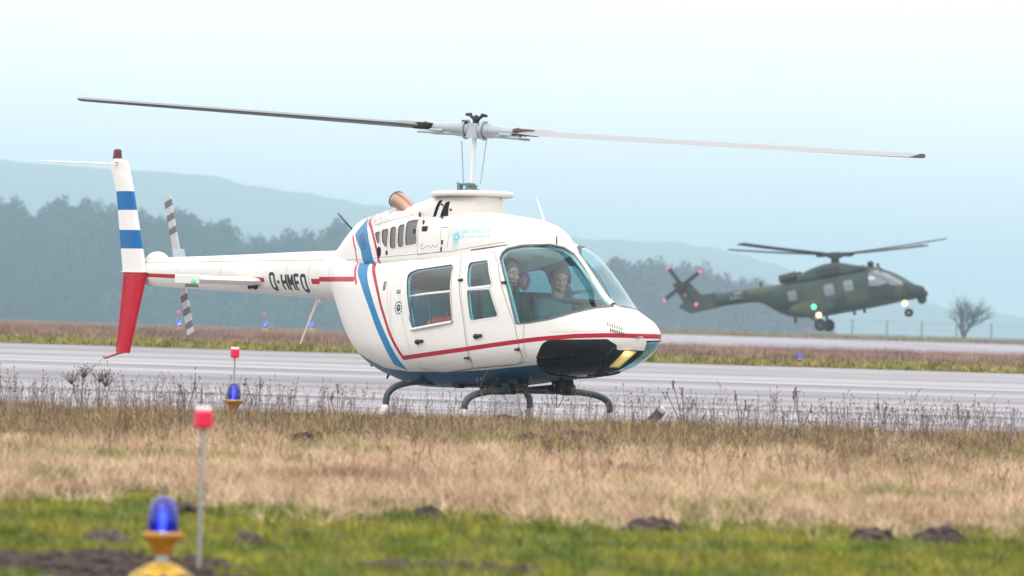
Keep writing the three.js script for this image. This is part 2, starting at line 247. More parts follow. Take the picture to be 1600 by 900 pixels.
    poly([[-.625, 1.345], [-.575, 1.35], [-.565, 1.26], [-.615, 1.255]], '#45484c'); c.fillStyle = '#d8d8d4'; for (let i = 0; i < 4; i++) c.fillRect(X(-.615), Y(1.335 - i * .02), .035 * S, .006 * S);
  }
});
const boomPaint = paintTex(-6.5, -2.2, 1.0, 1.8, 2048, ({ c, X, Y, S, poly, line, lettered }) => {
  poly([[-6.1, 1.392], [-4.95, 1.378], [-4.95, 1.333], [-6.1, 1.352]], RED); poly([[-3.62, 1.372], [-3.41, 1.365], [-3.41, 1.318], [-3.62, 1.322]], RED); poly([[-2.47, 1.362], [-2.2, 1.366], [-2.2, 1.312], [-2.47, 1.308]], RED);
  line([[-6.5, 1.50], [-2.2, 1.565]], .008, 'rgba(110,100,95,.65)'); for (const x of [-2.52, -2.95, -4.3, -5.2]) line([[x, 1.8], [x, 1.0]], .007, 'rgba(110,100,95,.6)');
  for (let i = 0; i < 70; i++) { c.fillStyle = 'rgba(120,110,100,.5)'; c.fillRect(X(-6.3 + i * .06), Y(1.49 + .001 * i), 2, 2); }
  line([[-4.62, 1.50], [-4.3, 1.505], [-4.3, 1.54], [-4.62, 1.535], [-4.62, 1.50]], .005, 'rgba(200,90,90,.5)');
  if (lettered) { // D-HMFO in squared outline letters
    const L = { D: [[[0, 0], [0, 1], [.8, 1], [1, .85], [1, .15], [.8, 0], [0, 0]]], '-': [[[.05, .48], [.75, .48]]], H: [[[0, 0], [0, 1]], [[1, 0], [1, 1]], [[0, .5], [1, .5]]], M: [[[0, 0], [0, 1], [.5, .35], [1, 1], [1, 0]]], F: [[[0, 0], [0, 1], [1, 1]], [[0, .52], [.85, .52]]], O: [[[0, .12], [0, .88], [.15, 1], [.85, 1], [1, .88], [1, .12], [.85, 0], [.15, 0], [0, .12]]] };
    let x = -3.285; const w = .083, h = .16, y = 1.248;
    for (const ch of 'D-HMFO') { const cw = ch === '-' ? .06 : w; for (const st of L[ch]) line(st.map(([u, v]) => [x + u * cw, y + v * h - (x + 3.285) * .02]), .035, '#0e2a2c', 'bevel'); x += cw + .045; }
  }
});
const cowlPaint = paintTex(-2.4, 1.6, 1.4, 2.3, 2048, ({ c, X, Y, S, poly, line, lettered }) => {
  poly([[-1.64, 1.83], [-1.584, 1.9], [-1.551, 1.945], [-1.52, 2.0], [-1.39, 1.93], [-1.251, 1.832], [-1.132, 1.684], [-1.04, 1.53], [-1.26, 1.50], [-1.372, 1.669]], BLUE); poly([[-1.502, 1.803], [-1.40, 1.854], [-1.211, 1.708], [-1.303, 1.645]], '#0d5a8c');
  line([[-1.70, 1.82], [-1.518, 1.674], [-1.42, 1.50]], .03, '#d8204a'); line(spline([[-1.50, 2.06], [-1.42, 1.985], [-1.35, 1.95], [-1.211, 1.891], [-1.089, 1.789], [-1.008, 1.675], [-.94, 1.52]]), .035, RED);
  const g = 'rgba(96,88,82,.85)';
  line([[-1.192, 1.914], [-.36, 2.046]], .006, g); line([[-.30, 2.1], [-.25, 1.62], [.16, 1.66]], .005, g); line([[.094, 1.896], [.16, 1.66]], .005, g); line([[.1, 1.896], [.2, 1.90]], .008, g);
  line([[.62, 1.675], [1.14, 1.73]], .014, '#55504c'); line([[-2.3, 1.555], [-1.3, 1.57], [.3, 1.66], [1.1, 1.76]], .005, g);
  for (let i = 0; i < 40; i++) { c.fillStyle = 'rgba(110,100,92,.7)'; c.fillRect(X(-1.2 + i * .055), Y(1.61 + i * .003), 2.5, 2.5); }
  for (const L of [[[-2.2, 1.60], [-1.4, 1.61], [.2, 1.68]], [[-1.15, 2.06], [-.4, 2.12]], [[-.28, 2.0], [-.24, 1.68]], [[.2, 2.02], [.25, 1.72]], [[.3, 1.98], [1.0, 1.93]]]) { const q = spline(L, 24); for (let i = 0; i < q.length; i += 2) { c.fillStyle = 'rgba(105,95,88,.6)'; c.fillRect(X(q[i][0]), Y(q[i][1]), 2.4, 2.4); } }
  for (let i = 0; i < 60; i++) { c.fillStyle = `rgba(40,34,30,${rr(.03, .09)})`; c.beginPath(); c.ellipse(X(-1.0 + rr(-.75, .1)), Y(2.06 + rr(-.12, .05)), rr(20, 90), rr(5, 14), .25, 0, 7); c.fill(); } // exhaust soot
  line([[.25, 2.03], [.25, 1.70]], .005, g);
  if (lettered) {
    c.strokeStyle = TEAL; c.lineCap = 'round'; const cx = .375, cy = 1.803;
    for (let i = 0; i < 22; i++) { const a = i / 22 * 2 * Math.PI + .3, l = .05 + .075 * Math.abs(Math.sin(a * 1.5 + .9)); line([[cx + .02 * Math.cos(a), cy + .018 * Math.sin(a)], [cx + l * .9 * Math.cos(a), cy + l * Math.sin(a)]], .008, i % 3 ? TEAL : '#5fbcc8'); }
    c.save(); c.fillStyle = TEAL; c.font = `bold ${.062 * S}px sans-serif`; c.translate(X(.46), Y(1.838)); c.rotate(-.03); c.scale(.4 * S / c.measureText('MOTORFLUG').width, 1); c.fillText('MOTORFLUG', 0, 0); c.restore();
    c.save(); c.fillStyle = TEAL; c.font = `bold ${.038 * S}px sans-serif`; c.translate(X(.47), Y(1.792)); c.rotate(-.03); c.scale(.4 * S / c.measureText('B A D E N - B A D E N').width, 1); c.fillText('B A D E N - B A D E N', 0, 0); c.restore();
    line(spline([[-.22, 1.70], [-.17, 1.735], [-.19, 1.68], [-.12, 1.70], [-.06, 1.715], [-.04, 1.69], [.0, 1.72], [.05, 1.70], [.09, 1.735]]), .007, '#8d8680', 'round');
  }
});

// ---------- materials of the helicopters ----------
const painted = (tex, k = .77) => new THREE.MeshPhysicalMaterial({ map: tex, color: rgb(k, k, k), roughness: .5, clearcoat: .2, clearcoatRoughness: .25, specularIntensity: .6, side: THREE.DoubleSide });
const white = new THREE.MeshPhysicalMaterial({ color: rgb(.69, .66, .61), roughness: .42, clearcoat: .4, clearcoatRoughness: .25, side: THREE.DoubleSide });
const gloss = (r, g, b) => new THREE.MeshPhysicalMaterial({ color: rgb(r, g, b), roughness: .5, clearcoat: .15, clearcoatRoughness: .25, specularIntensity: .3, side: THREE.DoubleSide });
const redPaint = gloss(.42, .003, .018), bluePaint = gloss(.001, .11, .31), dark = std(.012, .013, .014, .6), black = std(.006, .006, .007, .75), steel = std(.36, .37, .38, .35, { metalness: .7 }), greyMetal = std(.34, .38, .40, .4, { metalness: .35 }), rubber = std(.10, .115, .12, .7), tealTube = std(.022, .042, .042, .4);
const glass = new THREE.MeshPhysicalMaterial({ color: rgb(.66, .95, .985), transmission: 1, thickness: 0, roughness: .02, ior: 1.45, side: THREE.DoubleSide });
const tinted = new THREE.MeshPhysicalMaterial({ color: rgb(.56, .86, .92), transmission: 1, thickness: 0, roughness: .03, ior: 1.6, side: THREE.DoubleSide });
const smoke = new THREE.MeshPhysicalMaterial({ color: rgb(.02, .024, .026), transmission: 1, thickness: 0, roughness: .04, ior: 1.5, side: THREE.DoubleSide });

// ---------- the white helicopter ----------
const HELI = [-.4343, -.1, -45];
const heli = thing('helicopter', 'white helicopter with blue and red stripes standing on the taxiway', 'helicopter', HELI, -PSI);
{
  let skin = loftTris(ST, 230, 260, 0, ST.length - 1), lining = skin;
  const opens = [], H = heli;
  const open = (f) => { const [i, o] = cut(skin, f); skin = o; lining = cut(lining, f)[1]; return i; };
  const frame = (f, w, name, mat, parent, off = .006) => { const [i, o] = cut(skin, (p, n) => f(p, n) - w); skin = o; if (i.length) part(name, meshOf(i, { off }), mat, parent); };
  // windscreens, one each side of the centre post
  const screen = [[.318, 1.60], [.335, 1.645], [.38, 1.688], [.52, 1.722], [.79, 1.738], [.925, 1.712], [1.03, 1.645], [1.195, 1.429], [1.405, 1.168], [1.33, 1.16], [1.227, 1.146], [1.023, 1.094], [.804, 1.026], [.60, .984], [.492, .972]];
  const paneGeo = {};
  for (const sg of [1, -1]) {
    const f = oblique(screen, sg, 0), t = open(f);
    const pane = part('windscreen', meshOf(t, { off: -.004 }), glass, H);
    frame(f, .016, 'gasket', rubber, pane, .003);
    // chin window
    const chin = sg > 0 ? [[2.02, .765], [2.09, .797], [2.70, .822], [2.75, .785], [2.50, .60], [2.35, .535], [2.0, .47], [1.86, .50], [1.845, .55], [1.90, .63]] : [[2.02, .765], [2.09, .797], [2.80, .834], [2.895, .82], [2.90, .76], [2.82, .68], [2.70, .62], [2.5, .56], [2.0, .47], [1.86, .50], [1.845, .55], [1.90, .63]];
    const fc = flank(chin, sg, .012), cp = part('chin_window', meshOf(open(fc), { off: -.004 }), sg > 0 ? smoke : tinted, H, sg > 0 ? 'dark smoked chin window' : 'pale teal chin window');
    frame(fc, .012, 'gasket', black, cp, .003);
  }
  // flank windows of the far side, plain
  const rearW = [[-.205, 1.405], [-.185, 1.435], [-.10, 1.462], [.50, 1.522], [.525, 1.50], [.655, .99], [.64, .975], [.0, .895], [-.02, .905]];
  const frontU = [[.785, 1.54], [1.05, 1.568], [1.075, 1.55], [1.235, 1.345], [.885, 1.312]], frontL = [[.885, 1.268], [1.22, 1.285], [1.375, 1.045], [1.36, 1.035], [.985, .99], [.965, 1.0]];
  for (const P of [rearW, frontU, frontL]) { const f = flank(P, -1, .008); part('side_window', meshOf(open(f), { off: -.004 }), tinted, H); }
  // doors of the near side, each with its windows, seam and handle
  const rearD = [[-.365, 1.48], [-.345, 1.535], [-.265, 1.572], [.515, 1.632], [.56, 1.60], [.665, 1.51], [.85, .98], [.905, .72], [.912, .53], [.88, .512], [.36, .452], [.03, .487], [-.06, .60], [-.21, 1.0]];
  const frontD = [[.55, 1.635], [1.0, 1.67], [1.08, 1.655], [1.155, 1.605], [1.245, 1.55], [1.45, 1.25], [1.645, .95], [1.69, .80], [1.70, .66], [1.65, .60], [1.58, .57], [.935, .518], [.925, .53], [.925, .72], [.87, .98], [.685, 1.51], [.60, 1.60]];
  const doorMat = painted(hull.tex);
  for (const [name, D, wins] of [['rear_door', rearD, [['window', rearW]]], ['front_door', frontD, [['upper_window', frontU], ['lower_window', frontL]]]]) {
    const fd = flank(D, 1, 0); let [dt, rest] = cut(skin, fd); skin = rest;
    const [seam, leaf] = cut(dt, (p, n) => -(fd(p, n) + .006)); // the outer few millimetres are the rubber seam
    let body = leaf; const panes = [];
    for (const [wn, P] of wins) { const fw = flank(P, 1, .008); const [gi, go] = cut(body, fw); lining = cut(lining, fw)[1]; const [fr, bo] = cut(go, (p, n) => fw(p, n) - .014); body = bo; panes.push([wn, gi, fr]); }
    const door = part(name, meshOf(body, { uv: hull.uv, off: .002 }), doorMat, H);
    part('seam', meshOf(seam, { off: -.003 }), std(.30, .29, .27, .8), door);
    for (const [wn, gi, fr] of panes) { part(wn, meshOf(gi, { off: -.003 }), tinted, door); part('window_frame', meshOf(fr, { off: .006 }), white, door); }
    if (name === 'rear_door') {
      part('window_sill', up(tube([[-.03, .872, .672], [.3, .914, .682], [.67, .962, .674]], .016, 20, 8).scale(1, 1, 1)), white, door);
      part('slider_rail', up(join([tube([[-.115, 1.205, .628], [.2, 1.232, .653], [.595, 1.262, .648]], .013, 16, 8)])), white, door);
      parts('sliding_pane_frame', [tube([[.24, 1.225, .652], [.30, .94, .664]], .009, 4, 6), tube([[.575, 1.25, .648], [.645, .985, .662]], .011, 4, 6), tube([[-.105, 1.19, .63], [-.08, 1.0, .655], [-.01, .90, .664]], .012, 8, 6)].map(up), rubber, door);
    } else part('drip_strip', up(tube([[.88, 1.29, .643], [1.05, 1.30, .640], [1.235, 1.318, .630]], .013, 12, 8)), white, door);
    const hx = name === 'rear_door' ? .115 : 1.1, hy = name === 'rear_door' ? .757 : .833;
    part('handle', up(join([new THREE.CapsuleGeometry(.016, .10, 4, 10).rotateZ(Math.PI / 2 + .12).translate(hx, hy, .676), box(.05, .05, .02, hx - .04, hy - .005, .668, .008)])), dark, door);
    parts('hinge', ((name === 'rear_door' ? [[.735, 1.375, .632], [.885, .61, .637]] : [[1.43, 1.36, .612], [1.665, .715, .602]]).map(([x, y, z]) => join([box(.07, .022, .02, x, y, z + .008, .006), ball(.013, x + .03, y + .006, z + .014)]))).map(up), dark, door);
  }
  part('fuselage', meshOf(skin, { uv: hull.uv }), painted(hull.tex), H);
  part('cabin_lining', meshOf(cut(lining, (p) => Math.max(-(p[0] + .45), p[0] - 2.55))[0], { off: -.035, flip: true }), std(.46, .66, .70, .85), H);
  // windscreen posts of real thickness
  const roofPt = (x) => { let b = [1e9]; for (let s = 8; s < 20; s += .02) { const q = sect(ST, s, 0); const d = Math.abs(q[0] - x); if (d < b[0]) b = [d, q]; } return b[1]; };
  part('centre_post', up(tube([1.64, 1.75, 1.87, 2.0, 2.13, 2.26, 2.38].map((x) => { const q = roofPt(x); return [q[0] - .012, q[1] - .012, 0]; }), .034, 30, 10)), white, H);
  // landing light in the nose floor
  const lampPoly = [[1.527, .741], [1.632, .736], [1.48, .583], [1.392, .586]];
  { const f = oblique(lampPoly, 1, .004), t = cut(loftTris(ST, 160, 260, 13, ST.length - 1), f)[0];
    const housing = part('landing_light', meshOf(t, { off: .006 }), std(.75, .66, .25, .35), H);
    part('lamp_lens', meshOf(cut(t, oblique(lampPoly, 1, -.012))[0], { off: .012 }), new THREE.MeshStandardMaterial({ color: rgb(.75, .62, .22), emissive: rgb(1, .80, .25), emissiveIntensity: .22, roughness: .25, side: THREE.DoubleSide }), housing);
    const l = new THREE.PointLight(0xffe09a, .015, 6); l.position.set(2.82, .70 + LIFT, .16); l.castShadow = true; H.add(l); }
  { const plate = [[1.452, .80], [1.60, .835], [1.70, .852], [1.69, .80], [1.64, .755], [1.53, .757]], t = cut(loftTris(ST, 160, 260, 13, ST.length - 1), oblique(plate, 1, .004))[0];
    const p = part('nose_plate', meshOf(t, { off: .005 }), white, H); part('tow_ring', up(new THREE.TorusGeometry(.05, .006, 8, 26).rotateY(Math.PI / 2 - .35).translate(2.86, .80, .11)), greyMetal, p); }
  part('pitot_tube', up(join([rod([2.86, .865, .10], [3.02, .875, .14], .012, .009), rod([2.80, .85, .09], [2.87, .866, .11], .02, .012)])), steel, H);
  // louvres either side of the nose: short slats following the skin
  { const nose = loftTris(ST, 150, 260, 15, ST.length - 1);
    for (const sg of [1, -1]) for (const row of [0, 1]) for (let i = 0; i < 7; i++) { const t = i / 6, a = (row ? 1.385 : 1.355) + (row ? .125 : .135) * t, y = (row ? .930 : .988) - (row ? .032 : .042) * t, P = [[a - .006, y + .017], [a + .004, y + .017], [a + .008, y - .017], [a - .002, y - .017]];
      const g = cut(nose, oblique(P, sg))[0]; if (g.length) part('nose_louvre', meshOf(g, { off: .004 }), row ? dark : std(.20, .19, .11, .7), H); } }

  // engine cowling and the fairing round the mast
  let cw = loftTris(CW, 150, 120), mf = loftTris(MF, 90, 140);
  const outOfHull = (p) => p[1] - 1.40; cw = cut(cw, (p) => -outOfHull(p))[0];
  const gr = [[[-1.075, 1.84], [-.985, 1.855], [-.955, 1.73], [-1.0, 1.75]], [[-.94, 1.868], [-.815, 1.88], [-.81, 1.685], [-.895, 1.75]], [[-.775, 1.892], [-.682, 1.905], [-.648, 1.69], [-.742, 1.686]], [[-.637, 1.916], [-.548, 1.927], [-.508, 1.713], [-.60, 1.692]], [[-.515, 1.955], [-.35, 1.978], [-.28, 1.738], [-.46, 1.716]]];
  const cells = []; for (const P of gr) for (const sg of [1, -1]) { const f = flank(P, sg, .006); const [i, o] = cut(cw, f); const [fr, rest] = cut(o, (p, n) => f(p, n) - .012); cw = rest; cells.push([i, fr]); }
  const fr = flank([[-.985, 1.69], [-.94, 1.70], [-.915, 1.65], [-.93, 1.60], [-.965, 1.60], [-.985, 1.64]], 1, .006), [port, cw2] = cut(cw, fr); cw = cw2;
  const cowl = part('engine_cowl', meshOf(cw, { uv: cowlPaint.uv }), painted(cowlPaint.tex), H);
  const mesh = noiseTex(64, (u, v) => { const k = ((Math.floor(u * 32) + Math.floor(v * 32)) % 2) ? 150 : 95; return [k, k, k]; }, true), mm = new THREE.MeshStandardMaterial({ map: mesh, color: rgb(.8, .76, .74), roughness: .7, metalness: .2, side: THREE.DoubleSide });
  mesh.repeat.set(3, 3);
  for (const [i, f] of cells) { const g = part('air_grille', meshOf(i, { off: -.006 }), mm, cowl); part('grille_frame', meshOf(f, { off: .003 }), white, g); }
  part('intake_port', meshOf(port, { off: -.01 }), black, cowl);
  part('drain_box', up(join([box(.085, .055, .03, -.175, 1.885, .437, .01), ball(.016, -.15, 1.887, .452)])), dark, cowl);
  parts('cowl_latch', [[-.35, 1.86, .445], [-.34, 2.03, .39], [-.8, 1.64, .462], [.16, 1.75, .46], [-.23, 1.95, .418], [.15, 1.68, .462], [.9, 1.72, .40]].map(([x, y, z]) => up(box(.018, .045, .016, x, y, z, .004))), dark, cowl);
  for (const sg of [1, -1]) { // two short exhaust stubs
    const a = [-.70, 2.00, .20 * sg], b = [-.77, 2.08, .22 * sg], c = [-.86, 2.15, .24 * sg], d = [-.94, 2.19, .26 * sg];
    const g = new THREE.TubeGeometry(new THREE.CatmullRomCurve3([a, b, c, d].map((p) => V(...p))), 20, .085, 20);
    const e = part('exhaust_pipe', up(g), std(.42, .26, .19, .38, { metalness: .75 }), cowl);
    part('pipe_lip', up(new THREE.TorusGeometry(.085, .008, 8, 24).rotateY(Math.PI / 2).rotateZ(-.45).translate(...d)), std(.22, .13, .10, .5, { metalness: .6 }), e);
  }
  const s1 = [[-.135, 1.985], [-.055, 2.168], [-.01, 2.170], [-.10, 1.975]], s2 = [[-.035, 1.955], [.052, 2.15], [.088, 2.16], [.085, 1.965]];
  const slots = []; for (const P of [s1, s2]) for (const sg of [1, -1]) { const f = flank(P, sg, .006); const [i, o] = cut(mf, f); mf = o; slots.push(i); }
  const fairing = part('mast_fairing', meshOf(mf), white, H);
  for (const t of slots) part('air_slot', meshOf(t, { off: -.012 }), black, fairing);
  { const L = []; const N = 48; const P = (k, e) => { const a = k / N * 2 * Math.PI; const c = Math.cos(a), s = Math.sin(a); return [-.02 + (c > 0 ? .385 : .26) * Math.sign(c) * Math.pow(Math.abs(c), .9) * e, (.40) * Math.sign(s) * Math.pow(Math.abs(s), .75) * e]; };
    const sh = new THREE.Shape(); for (let k = 0; k < N; k++) { const [x, z] = P(k, 1); sh[k ? 'lineTo' : 'moveTo'](x, z); } sh.closePath();
    const g = new THREE.ExtrudeGeometry(sh, { depth: .012, bevelEnabled: true, bevelSize: .022, bevelThickness: .02, bevelSegments: 4, curveSegments: 1 }).rotateX(Math.PI / 2);
    g.rotateZ(.035).translate(0, 2.247, 0); part('fairing_lip', up(toCreasedNormals(g, .9)), white, fairing); }
  parts('fairing_bolt', [[.02, 2.13, .376], [.03, 2.0, .376], [.12, 2.08, .34]].map(([x, y, z]) => up(ball(.012, x, y, z))), dark, fairing);
  // rotor mast, swashplate, hub and blades
  const HB = [.03, 2.895, 0];
  const mast = part('rotor_mast', up(rod([-.02, 2.2, 0], [.026, 2.86, 0], .026, .024, 18)), std(.72, .74, .76, .35, { metalness: .2 }), H);
  part('swashplate', up(join([new THREE.CylinderGeometry(.085, .095, .03, 24).translate(-.01, 2.285, 0), new THREE.CylinderGeometry(.06, .06, .05, 20).translate(-.008, 2.315, 0), box(.05, .10, .05, -.16, 2.31, .03, .01), rod([-.15, 2.345, .03], [.03, 2.35, .05], .014), box(.07, .025, .06, .045, 2.345, .04, .008), rod([-.17, 2.35, .03], [-.22, 2.36, .02], .012)])), std(.13, .20, .20, .45, { metalness: .5 }), mast);
  parts('pitch_link', [rod([-.075, 2.35, .05], [-.06, 2.78, .10], .005), rod([.075, 2.35, -.05], [.09, 2.80, -.10], .005)].map(up), steel, mast);
  const rotor = new THREE.Group(); rotor.name = 'main_rotor'; rotor.position.set(HB[0], HB[1] + LIFT, HB[2]); rotor.rotation.set(0, 20 * Math.PI / 180, -3.15 * Math.PI / 180, 'YZX'); H.add(rotor);
  // (inside the rotor: x along the right-hand blade)
  const hubG = []; for (const sg of [1, -1]) { hubG.push(rod([.02 * sg, 0, 0], [.20 * sg, 0, 0], .068, .076, 20), rod([.20 * sg, 0, 0], [.40 * sg, -.003, 0], .074, .054, 20), rod([.40 * sg, -.003, .0], [.55 * sg, 0, 0], .055, .045, 16), box(.16, .03, .16, .42 * sg, -.03, .02, .012), rod([.2 * sg, -.05, .02], [.62 * sg, -.055, .12], .016, .014), rod([.2 * sg, -.05, -.02], [.58 * sg, -.06, -.12], .016, .014)); }
  hubG.push(new THREE.CylinderGeometry(.085, .10, .15, 22).translate(0, -.01, 0), new THREE.TorusGeometry(.088, .014, 8, 24).rotateY(Math.PI / 2).translate(.11, 0, 0), new THREE.TorusGeometry(.088, .014, 8, 24).rotateY(Math.PI / 2).translate(-.11, 0, 0));
  part('rotor_hub', join(hubG), greyMetal, rotor);
  part('pitch_horn', join([rod([0, .06, 0], [.0, .13, 0], .035, .03), rod([.03, .10, .02], [.12, .155, .05], .016), rod([.10, .15, .05], [.165, .145, .06], .02, .014), rod([-.03, .10, -.02], [-.12, .155, -.05], .016), rod([-.10, .15, -.05], [-.165, .15, -.06], .02, .014), rod([-.08, .07, .03], [-.13, .075, .06], .018), ball(.04, 0, .11, 0)]), dark, rotor);
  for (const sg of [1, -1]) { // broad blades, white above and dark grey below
    const n = 40, R0 = .52, R1 = 5.08, prof = [[-.085, 0], [-.07, .019], [-.02, .028], [.05, .025], [.15, .012], [.245, .001], [.15, -.004], [.05, -.013], [-.02, -.018], [-.07, -.012]];
    const ring = (x) => { const pitch = .14 - .07 * (x / R1), k = x < .95 ? .45 + .55 * sstep(.52, .95, x) : 1, dr = sg > 0 ? .0045 * x + .0022 * x * x * .3 : .0075 * x - .0003 * x * x; return prof.map(([c, y]) => { const cc = c * k, yy = y * (x < .95 ? 1.5 : 1); return V(sg * x, (yy * Math.cos(pitch) - cc * Math.sin(pitch)) + dr, -sg * (-cc * Math.cos(pitch) - yy * Math.sin(pitch))); }); };
    const rows = []; for (let i = 0; i <= n; i++) rows.push(ring(R0 + (R1 - R0) * i / n));
    const topP = [], botP = [], tri = (A, a, b, c) => { for (const q of [a, b, c]) A.push(q.x, q.y, q.z); };
    for (let i = 0; i < n; i++) for (let j = 0; j < 10; j++) { const A = (j < 5) ? topP : botP, k = (j + 1) % 10; tri(A, rows[i][j], rows[i + 1][j], rows[i + 1][k]); tri(A, rows[i][j], rows[i + 1][k], rows[i][k]); }
    for (let j = 1; j < 9; j++) tri(botP, rows[n][0], rows[n][j], rows[n][j + 1]);
    const mk = (A) => { const g = new THREE.BufferGeometry(); g.setAttribute('position', new THREE.Float32BufferAttribute(A, 3)); g.computeVertexNormals(); return toCreasedNormals(g, .6); };
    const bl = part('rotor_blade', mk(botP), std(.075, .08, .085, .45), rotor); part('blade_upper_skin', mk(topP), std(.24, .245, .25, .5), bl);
    part('blade_grip', join([box(.26, .07, .13, .62 * sg, .006, .015 * sg, .02), ball(.04, .56 * sg, .01, .075), ball(.035, .56 * sg, .0, -.06)]), sg > 0 ? std(.05, .03, .035, .5) : black, bl);
  }
  // tail boom
  const BM = [[-6.36, 1.45, 1.37, 1.41, .02, 2, 2], [-6.345, 1.52, 1.30, 1.408, .12, 2, 2], [-6.3, 1.54, 1.27, 1.405, .135, 2, 2], [-5.9, 1.565, 1.25, 1.407, .155, 2, 2], [-5, 1.588, 1.225, 1.407, .18, 2, 2], [-4, 1.616, 1.20, 1.408, .207, 2, 2], [-3, 1.65, 1.168, 1.409, .238, 2, 2], [-2.28, 1.668, 1.148, 1.409, .258, 2, 2]];
  const boom = part('tail_boom', meshOf(loftTris(BM, 120, 64), { uv: boomPaint.uv }), painted(boomPaint.tex), H);
  part('boom_ring', up(new THREE.TorusGeometry(.152, .009, 8, 40).rotateY(Math.PI / 2).translate(-5.98, 1.407, 0)), std(.25, .2, .17, .5), boom);
  part('gearbox_fairing', up(join([ball(.2, -5.93, 1.50, -.02, 1.05, .68, .55), rod([-5.93, 1.50, -.02], [-5.93, 1.50, -.26], .06, .05)])), white, boom);
  part('access_plate', up(box(.25, .035, .012, -4.98, 1.265, .128, .004).rotateX(0)), std(.10, .09, .08, .6), boom);
  // horizontal stabiliser
  for (const sg of [1, -1]) { const pr = [[.02, 0], [.0, .03], [-.08, .046], [-.2, .035], [-.43, .002], [-.2, -.03], [-.08, -.042], [0, -.026]];
    const rows = [.17, .98].map((z) => pr.map(([x, y]) => V(-3.5 + x, 1.325 - y * 1.0, z * sg))); const A = []; const tri = (...q) => q.forEach((p) => A.push(p.x, p.y, p.z));
    for (let j = 0; j < 8; j++) { const k = (j + 1) % 8; tri(rows[0][j], rows[1][j], rows[1][k]); tri(rows[0][j], rows[1][k], rows[0][k]); }
    const g = new THREE.BufferGeometry(); g.setAttribute('position', new THREE.Float32BufferAttribute(A, 3)); g.computeVertexNormals();
    const st = part('stabiliser', up(toCreasedNormals(g, .8)), white, H);
    part('tip_plate', up(join([box(.47, .095, .022, -3.71, 1.325, .99 * sg, .01)])), white, st);
    part('position_light', up(ball(.032, -3.56, 1.30, 1.005 * sg, 1.2, 1, .8)), sg > 0 ? new THREE.MeshStandardMaterial({ color: rgb(.1, .75, .3), roughness: .2 }) : new THREE.MeshStandardMaterial({ color: rgb(.7, .05, .05), roughness: .2 }), st, sg > 0 ? 'green position light' : 'red position light');
    part('stabiliser_fitting', up(join([box(.16, .04, .03, -3.62, 1.265, .215 * sg, .01), ball(.02, -3.56, 1.255, .225 * sg), ball(.02, -3.68, 1.258, .222 * sg)])), dark, st);
  }
  // tail fin in painted bands
  const fin = new THREE.Group(); fin.name = 'tail_fin'; fin.position.set(.216, 0, .16); H.add(fin);
  const finAt = (y) => y > 1.4 ? [curve1l([[1.4, -6.575], [2.30, -6.765], [2.56, -6.895]], y), curve1l([[1.4, -6.08], [2.30, -6.405], [2.60, -6.52], [2.645, -6.58]], y)] : [curve1l([[.495, -6.67], [1.4, -6.555]], y), curve1l([[.49, -6.40], [1.4, -6.06]], y)];
  function curve1l(T, x) { if (x <= T[0][0]) return T[0][1]; for (let i = 1; i < T.length; i++) if (x <= T[i][0]) return T[i - 1][1] + (T[i][1] - T[i - 1][1]) * (x - T[i - 1][0]) / (T[i][0] - T[i - 1][0]); return T[T.length - 1][1]; }
  const finSlab = (y0, y1, tilt = 0) => { const n = 8, A = [], prof = [[0, 0], [.06, .6], [.25, 1], [.55, .85], [1, .12], [1, -.12], [.55, -.85], [.25, -1], [.06, -.6]], th = .038;
    const rows = []; for (let i = 0; i <= n; i++) { const y = y0 + (y1 - y0) * i / n, [a, b] = finAt(y); rows.push(prof.map(([u, t]) => { const x = b + (a - b) * u; return V(x, y + tilt * (x + 6.5), t * th * (y > 2.5 ? .8 : 1)); })); }
    const tri = (...q) => q.forEach((p) => A.push(p.x, p.y, p.z)), m = prof.length;
    for (let i = 0; i < n; i++) for (let j = 0; j < m; j++) { const k = (j + 1) % m; tri(rows[i][j], rows[i + 1][j], rows[i + 1][k]); tri(rows[i][j], rows[i + 1][k], rows[i][k]); }
    for (const r of [rows[0], rows[n]]) for (let j = 1; j + 1 < m; j++) tri(r[0], r[j], r[j + 1]);
    const g = new THREE.BufferGeometry(); g.setAttribute('position', new THREE.Float32BufferAttribute(A, 3)); g.computeVertexNormals(); return up(toCreasedNormals(g, .5)); };
  for (const [y0, y1, m, l] of [[2.30, 2.64, white], [2.09, 2.30, bluePaint, 'upper blue band'], [1.867, 2.09, white], [1.66, 1.867, bluePaint, 'lower blue band'], [1.405, 1.66, white], [.495, 1.40, redPaint, 'red lower fin']]) part('fin_panel', finSlab(y0, y1), m, fin, l);
  part('fin_root_cap', up(join([box(.50, .014, .085, -6.31, 1.402, 0, .005), box(.34, .12, .10, -6.30, 1.42, -.06, .02)])), white, fin);
  part('fin_strake', up(tube([[-6.46, 1.35, .042], [-6.55, .72, .042], [-6.60, .55, .042]], .007, 10, 6)), redPaint, fin);
  part('beacon', up(join([new THREE.CylinderGeometry(.045, .055, .10, 18).translate(-6.77, 2.705, 0), ball(.045, -6.77, 2.755, 0, 1, .5, 1)])), std(.10, .008, .03, .25), fin);
  part('beacon_base', up(new THREE.CylinderGeometry(.055, .06, .04, 18).translate(-6.75, 2.645, 0)), white, fin);
  part('tail_skid', up(tube([[-6.46, .51, 0], [-6.62, .487, 0], [-6.80, .45, 0], [-6.90, .43, 0], [-6.93, .445, 0]], .013, 18, 8)), std(.30, .03, .05, .5), fin);
  for (const sg of [1, -1]) part('whisker_aerial', up(rod([-6.72, 2.60, .03 * sg], sg > 0 ? [-7.30, 2.615, .66] : [-7.34, 2.615, -.46], .011, .007)), white, fin);
  // tail rotor on the far flank of the boom
  const tr = new THREE.Group(); tr.name = 'tail_rotor'; tr.position.set(-5.93, 1.50 + LIFT, -.30); tr.rotation.z = .36; H.add(tr);
